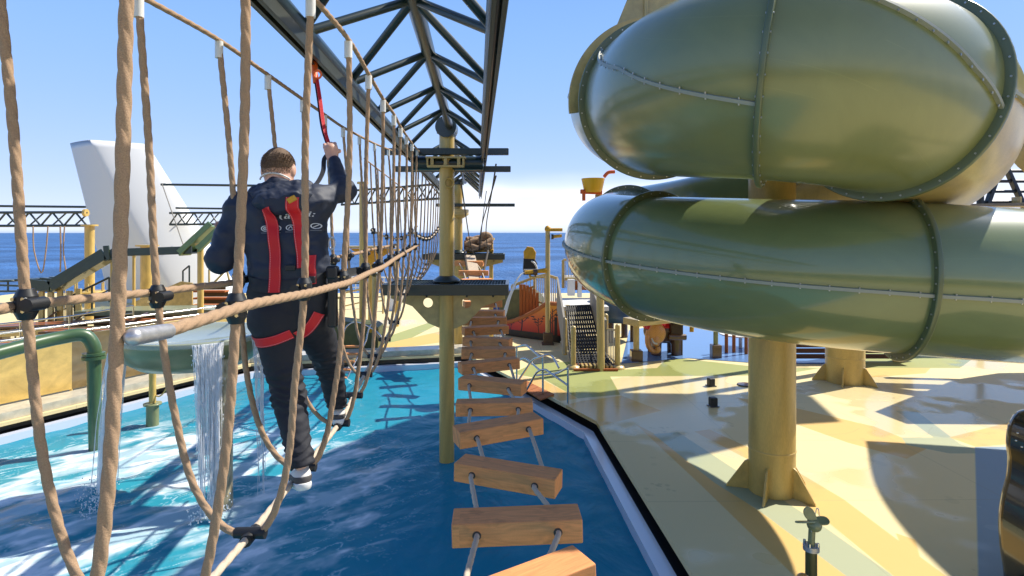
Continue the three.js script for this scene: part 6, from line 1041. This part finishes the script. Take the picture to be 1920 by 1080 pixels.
// black glossy shape at the right border
{
  const d = 5.0, pr = (x, y) => { const v = P(x, y, d); return [v.x, v.y]; };
  const out = [[1935, 765], [1912, 772], [1895, 795], [1889, 835], [1892, 870], [1889, 905], [1880, 940], [1874, 985], [1876, 1040], [1884, 1100], [1890, 1200], [1990, 1200], [2030, 1100], [2040, 900], [2010, 790], [1970, 765]]; out.forEach((p, i) => { out[i] = pr(p[0] + 52, p[1] + 18); });
  const s = new THREE.Shape(); const c2 = new THREE.SplineCurve([...out, out[0]].map(p => new THREE.Vector2(...p))); s.setFromPoints(c2.getPoints(120));
  const g = new THREE.ExtrudeGeometry(s, { depth: 0.3, bevelEnabled: true, bevelSize: 0.10, bevelThickness: 0.12, bevelSegments: 8, bevelOffset: -0.1 }); g.translate(0, 0, -d - 0.25);
  const t = thing('black_sculpture', 'glossy black wavy sculpted shape at the right border', 'sculpture'); mesh('figure', g, M.blackGloss, t);
  const q = P(1945, 880, d - 0.12); mesh('eye_spot', ell(V(q.x, q.y, q.z), 0.04, 0.05, 0.03), M.olive, t); for (const [x, y] of [[1908, 812], [1916, 838], [1905, 826]]) { const e = P(x, y, d - 0.1); mesh('stud', ell(e, 0.008, 0.008, 0.008, 10, 8), M.chrome, t); } mesh('plinth', box(P(1960, 1100, d).x, 0.03, -d, 0.9, 0.06, 0.6), M.railDark, t);
}
// lattice tower at the right border behind the slide
{
  const d = 17, t = thing('lattice_tower', 'dark lattice platform tower behind the slide at the right border', 'tower'); const pur = S([0.012, 0.02, 0.03], 0.4, { map: mottle });
  for (const y of [300, 321, 340, 359, 379]) mesh('cross_bar', cyl(P(1835, y, d), P(2080, y, d), 0.045, 0.045, 10), pur, t);
  for (const [a, b] of [[1845, 1880], [1925, 1880], [1925, 1960], [2005, 1960]]) mesh('brace', bar(P(a, 400, d), P(b, 300, d), 0.16, 0.1, 0.01), pur, t);
  for (const px of [1838, 2080]) mesh('leg', cyl(V(P(px, 400, d).x, 0, -d), P(px, 295, d), 0.09, 0.09, 14), pur, t); mesh('ledge', box(P(1930, 386, d).x, P(1930, 386, d).y, -d + 0.2, 2.6, 0.1, 0.5), M.tan, t); mesh('ledge_bracket', box(P(1895, 383, d).x, P(1895, 383, d).y + 0.1, -d + 0.2, 0.05, 0.2, 0.3), M.tan, t);
}
{
  // unseen timber frame, added so its bars and panels shade the right deck
  const t = thing('added_shade_frame', 'added unseen timber frame beyond the right border, shading the right deck', 'frame');
  for (const [a, b, w] of [[[9.5, 3.2, -13.6], [15.5, 3.6, -13.0], 0.35], [[15.2, 0, -13.0], [15.2, 3.6, -13.0], 0.2], [[9.8, 3.2, -13.5], [13.2, 3.4, -10.5], 0.3], [[13.2, 0, -10.5], [13.2, 3.5, -10.5], 0.2], [[9.6, 1.8, -13.6], [15.4, 2.0, -13.0], 0.12]]) mesh('beam', bar(V(...a), V(...b), w, 0.18), M.oldWood, t);
  mesh('shade_panel', slab([[1640, 772], [1725, 738], [1790, 712], [1870, 700], [1990, 698], [2020, 798], [1850, 796], [1700, 795]].map(([x, y]) => { const v = G(x, y); return [v.x + 0.748 * 3.5, v.z - 0.381 * 3.5]; }), null, 3.5, 0.06), M.wallGrey, t);  // panel cut to the deck shade it is meant to cast
  mesh('shade_panel', slab([[10.2, -13.4], [15.0, -12.9], [13.6, -10.6]], null, 3.85, 0.05), M.wallGrey, t);
}
scene.traverse(o => { if (o.isMesh) o.castShadow = o.receiveShadow = true; });
renderer.render(scene, camera);
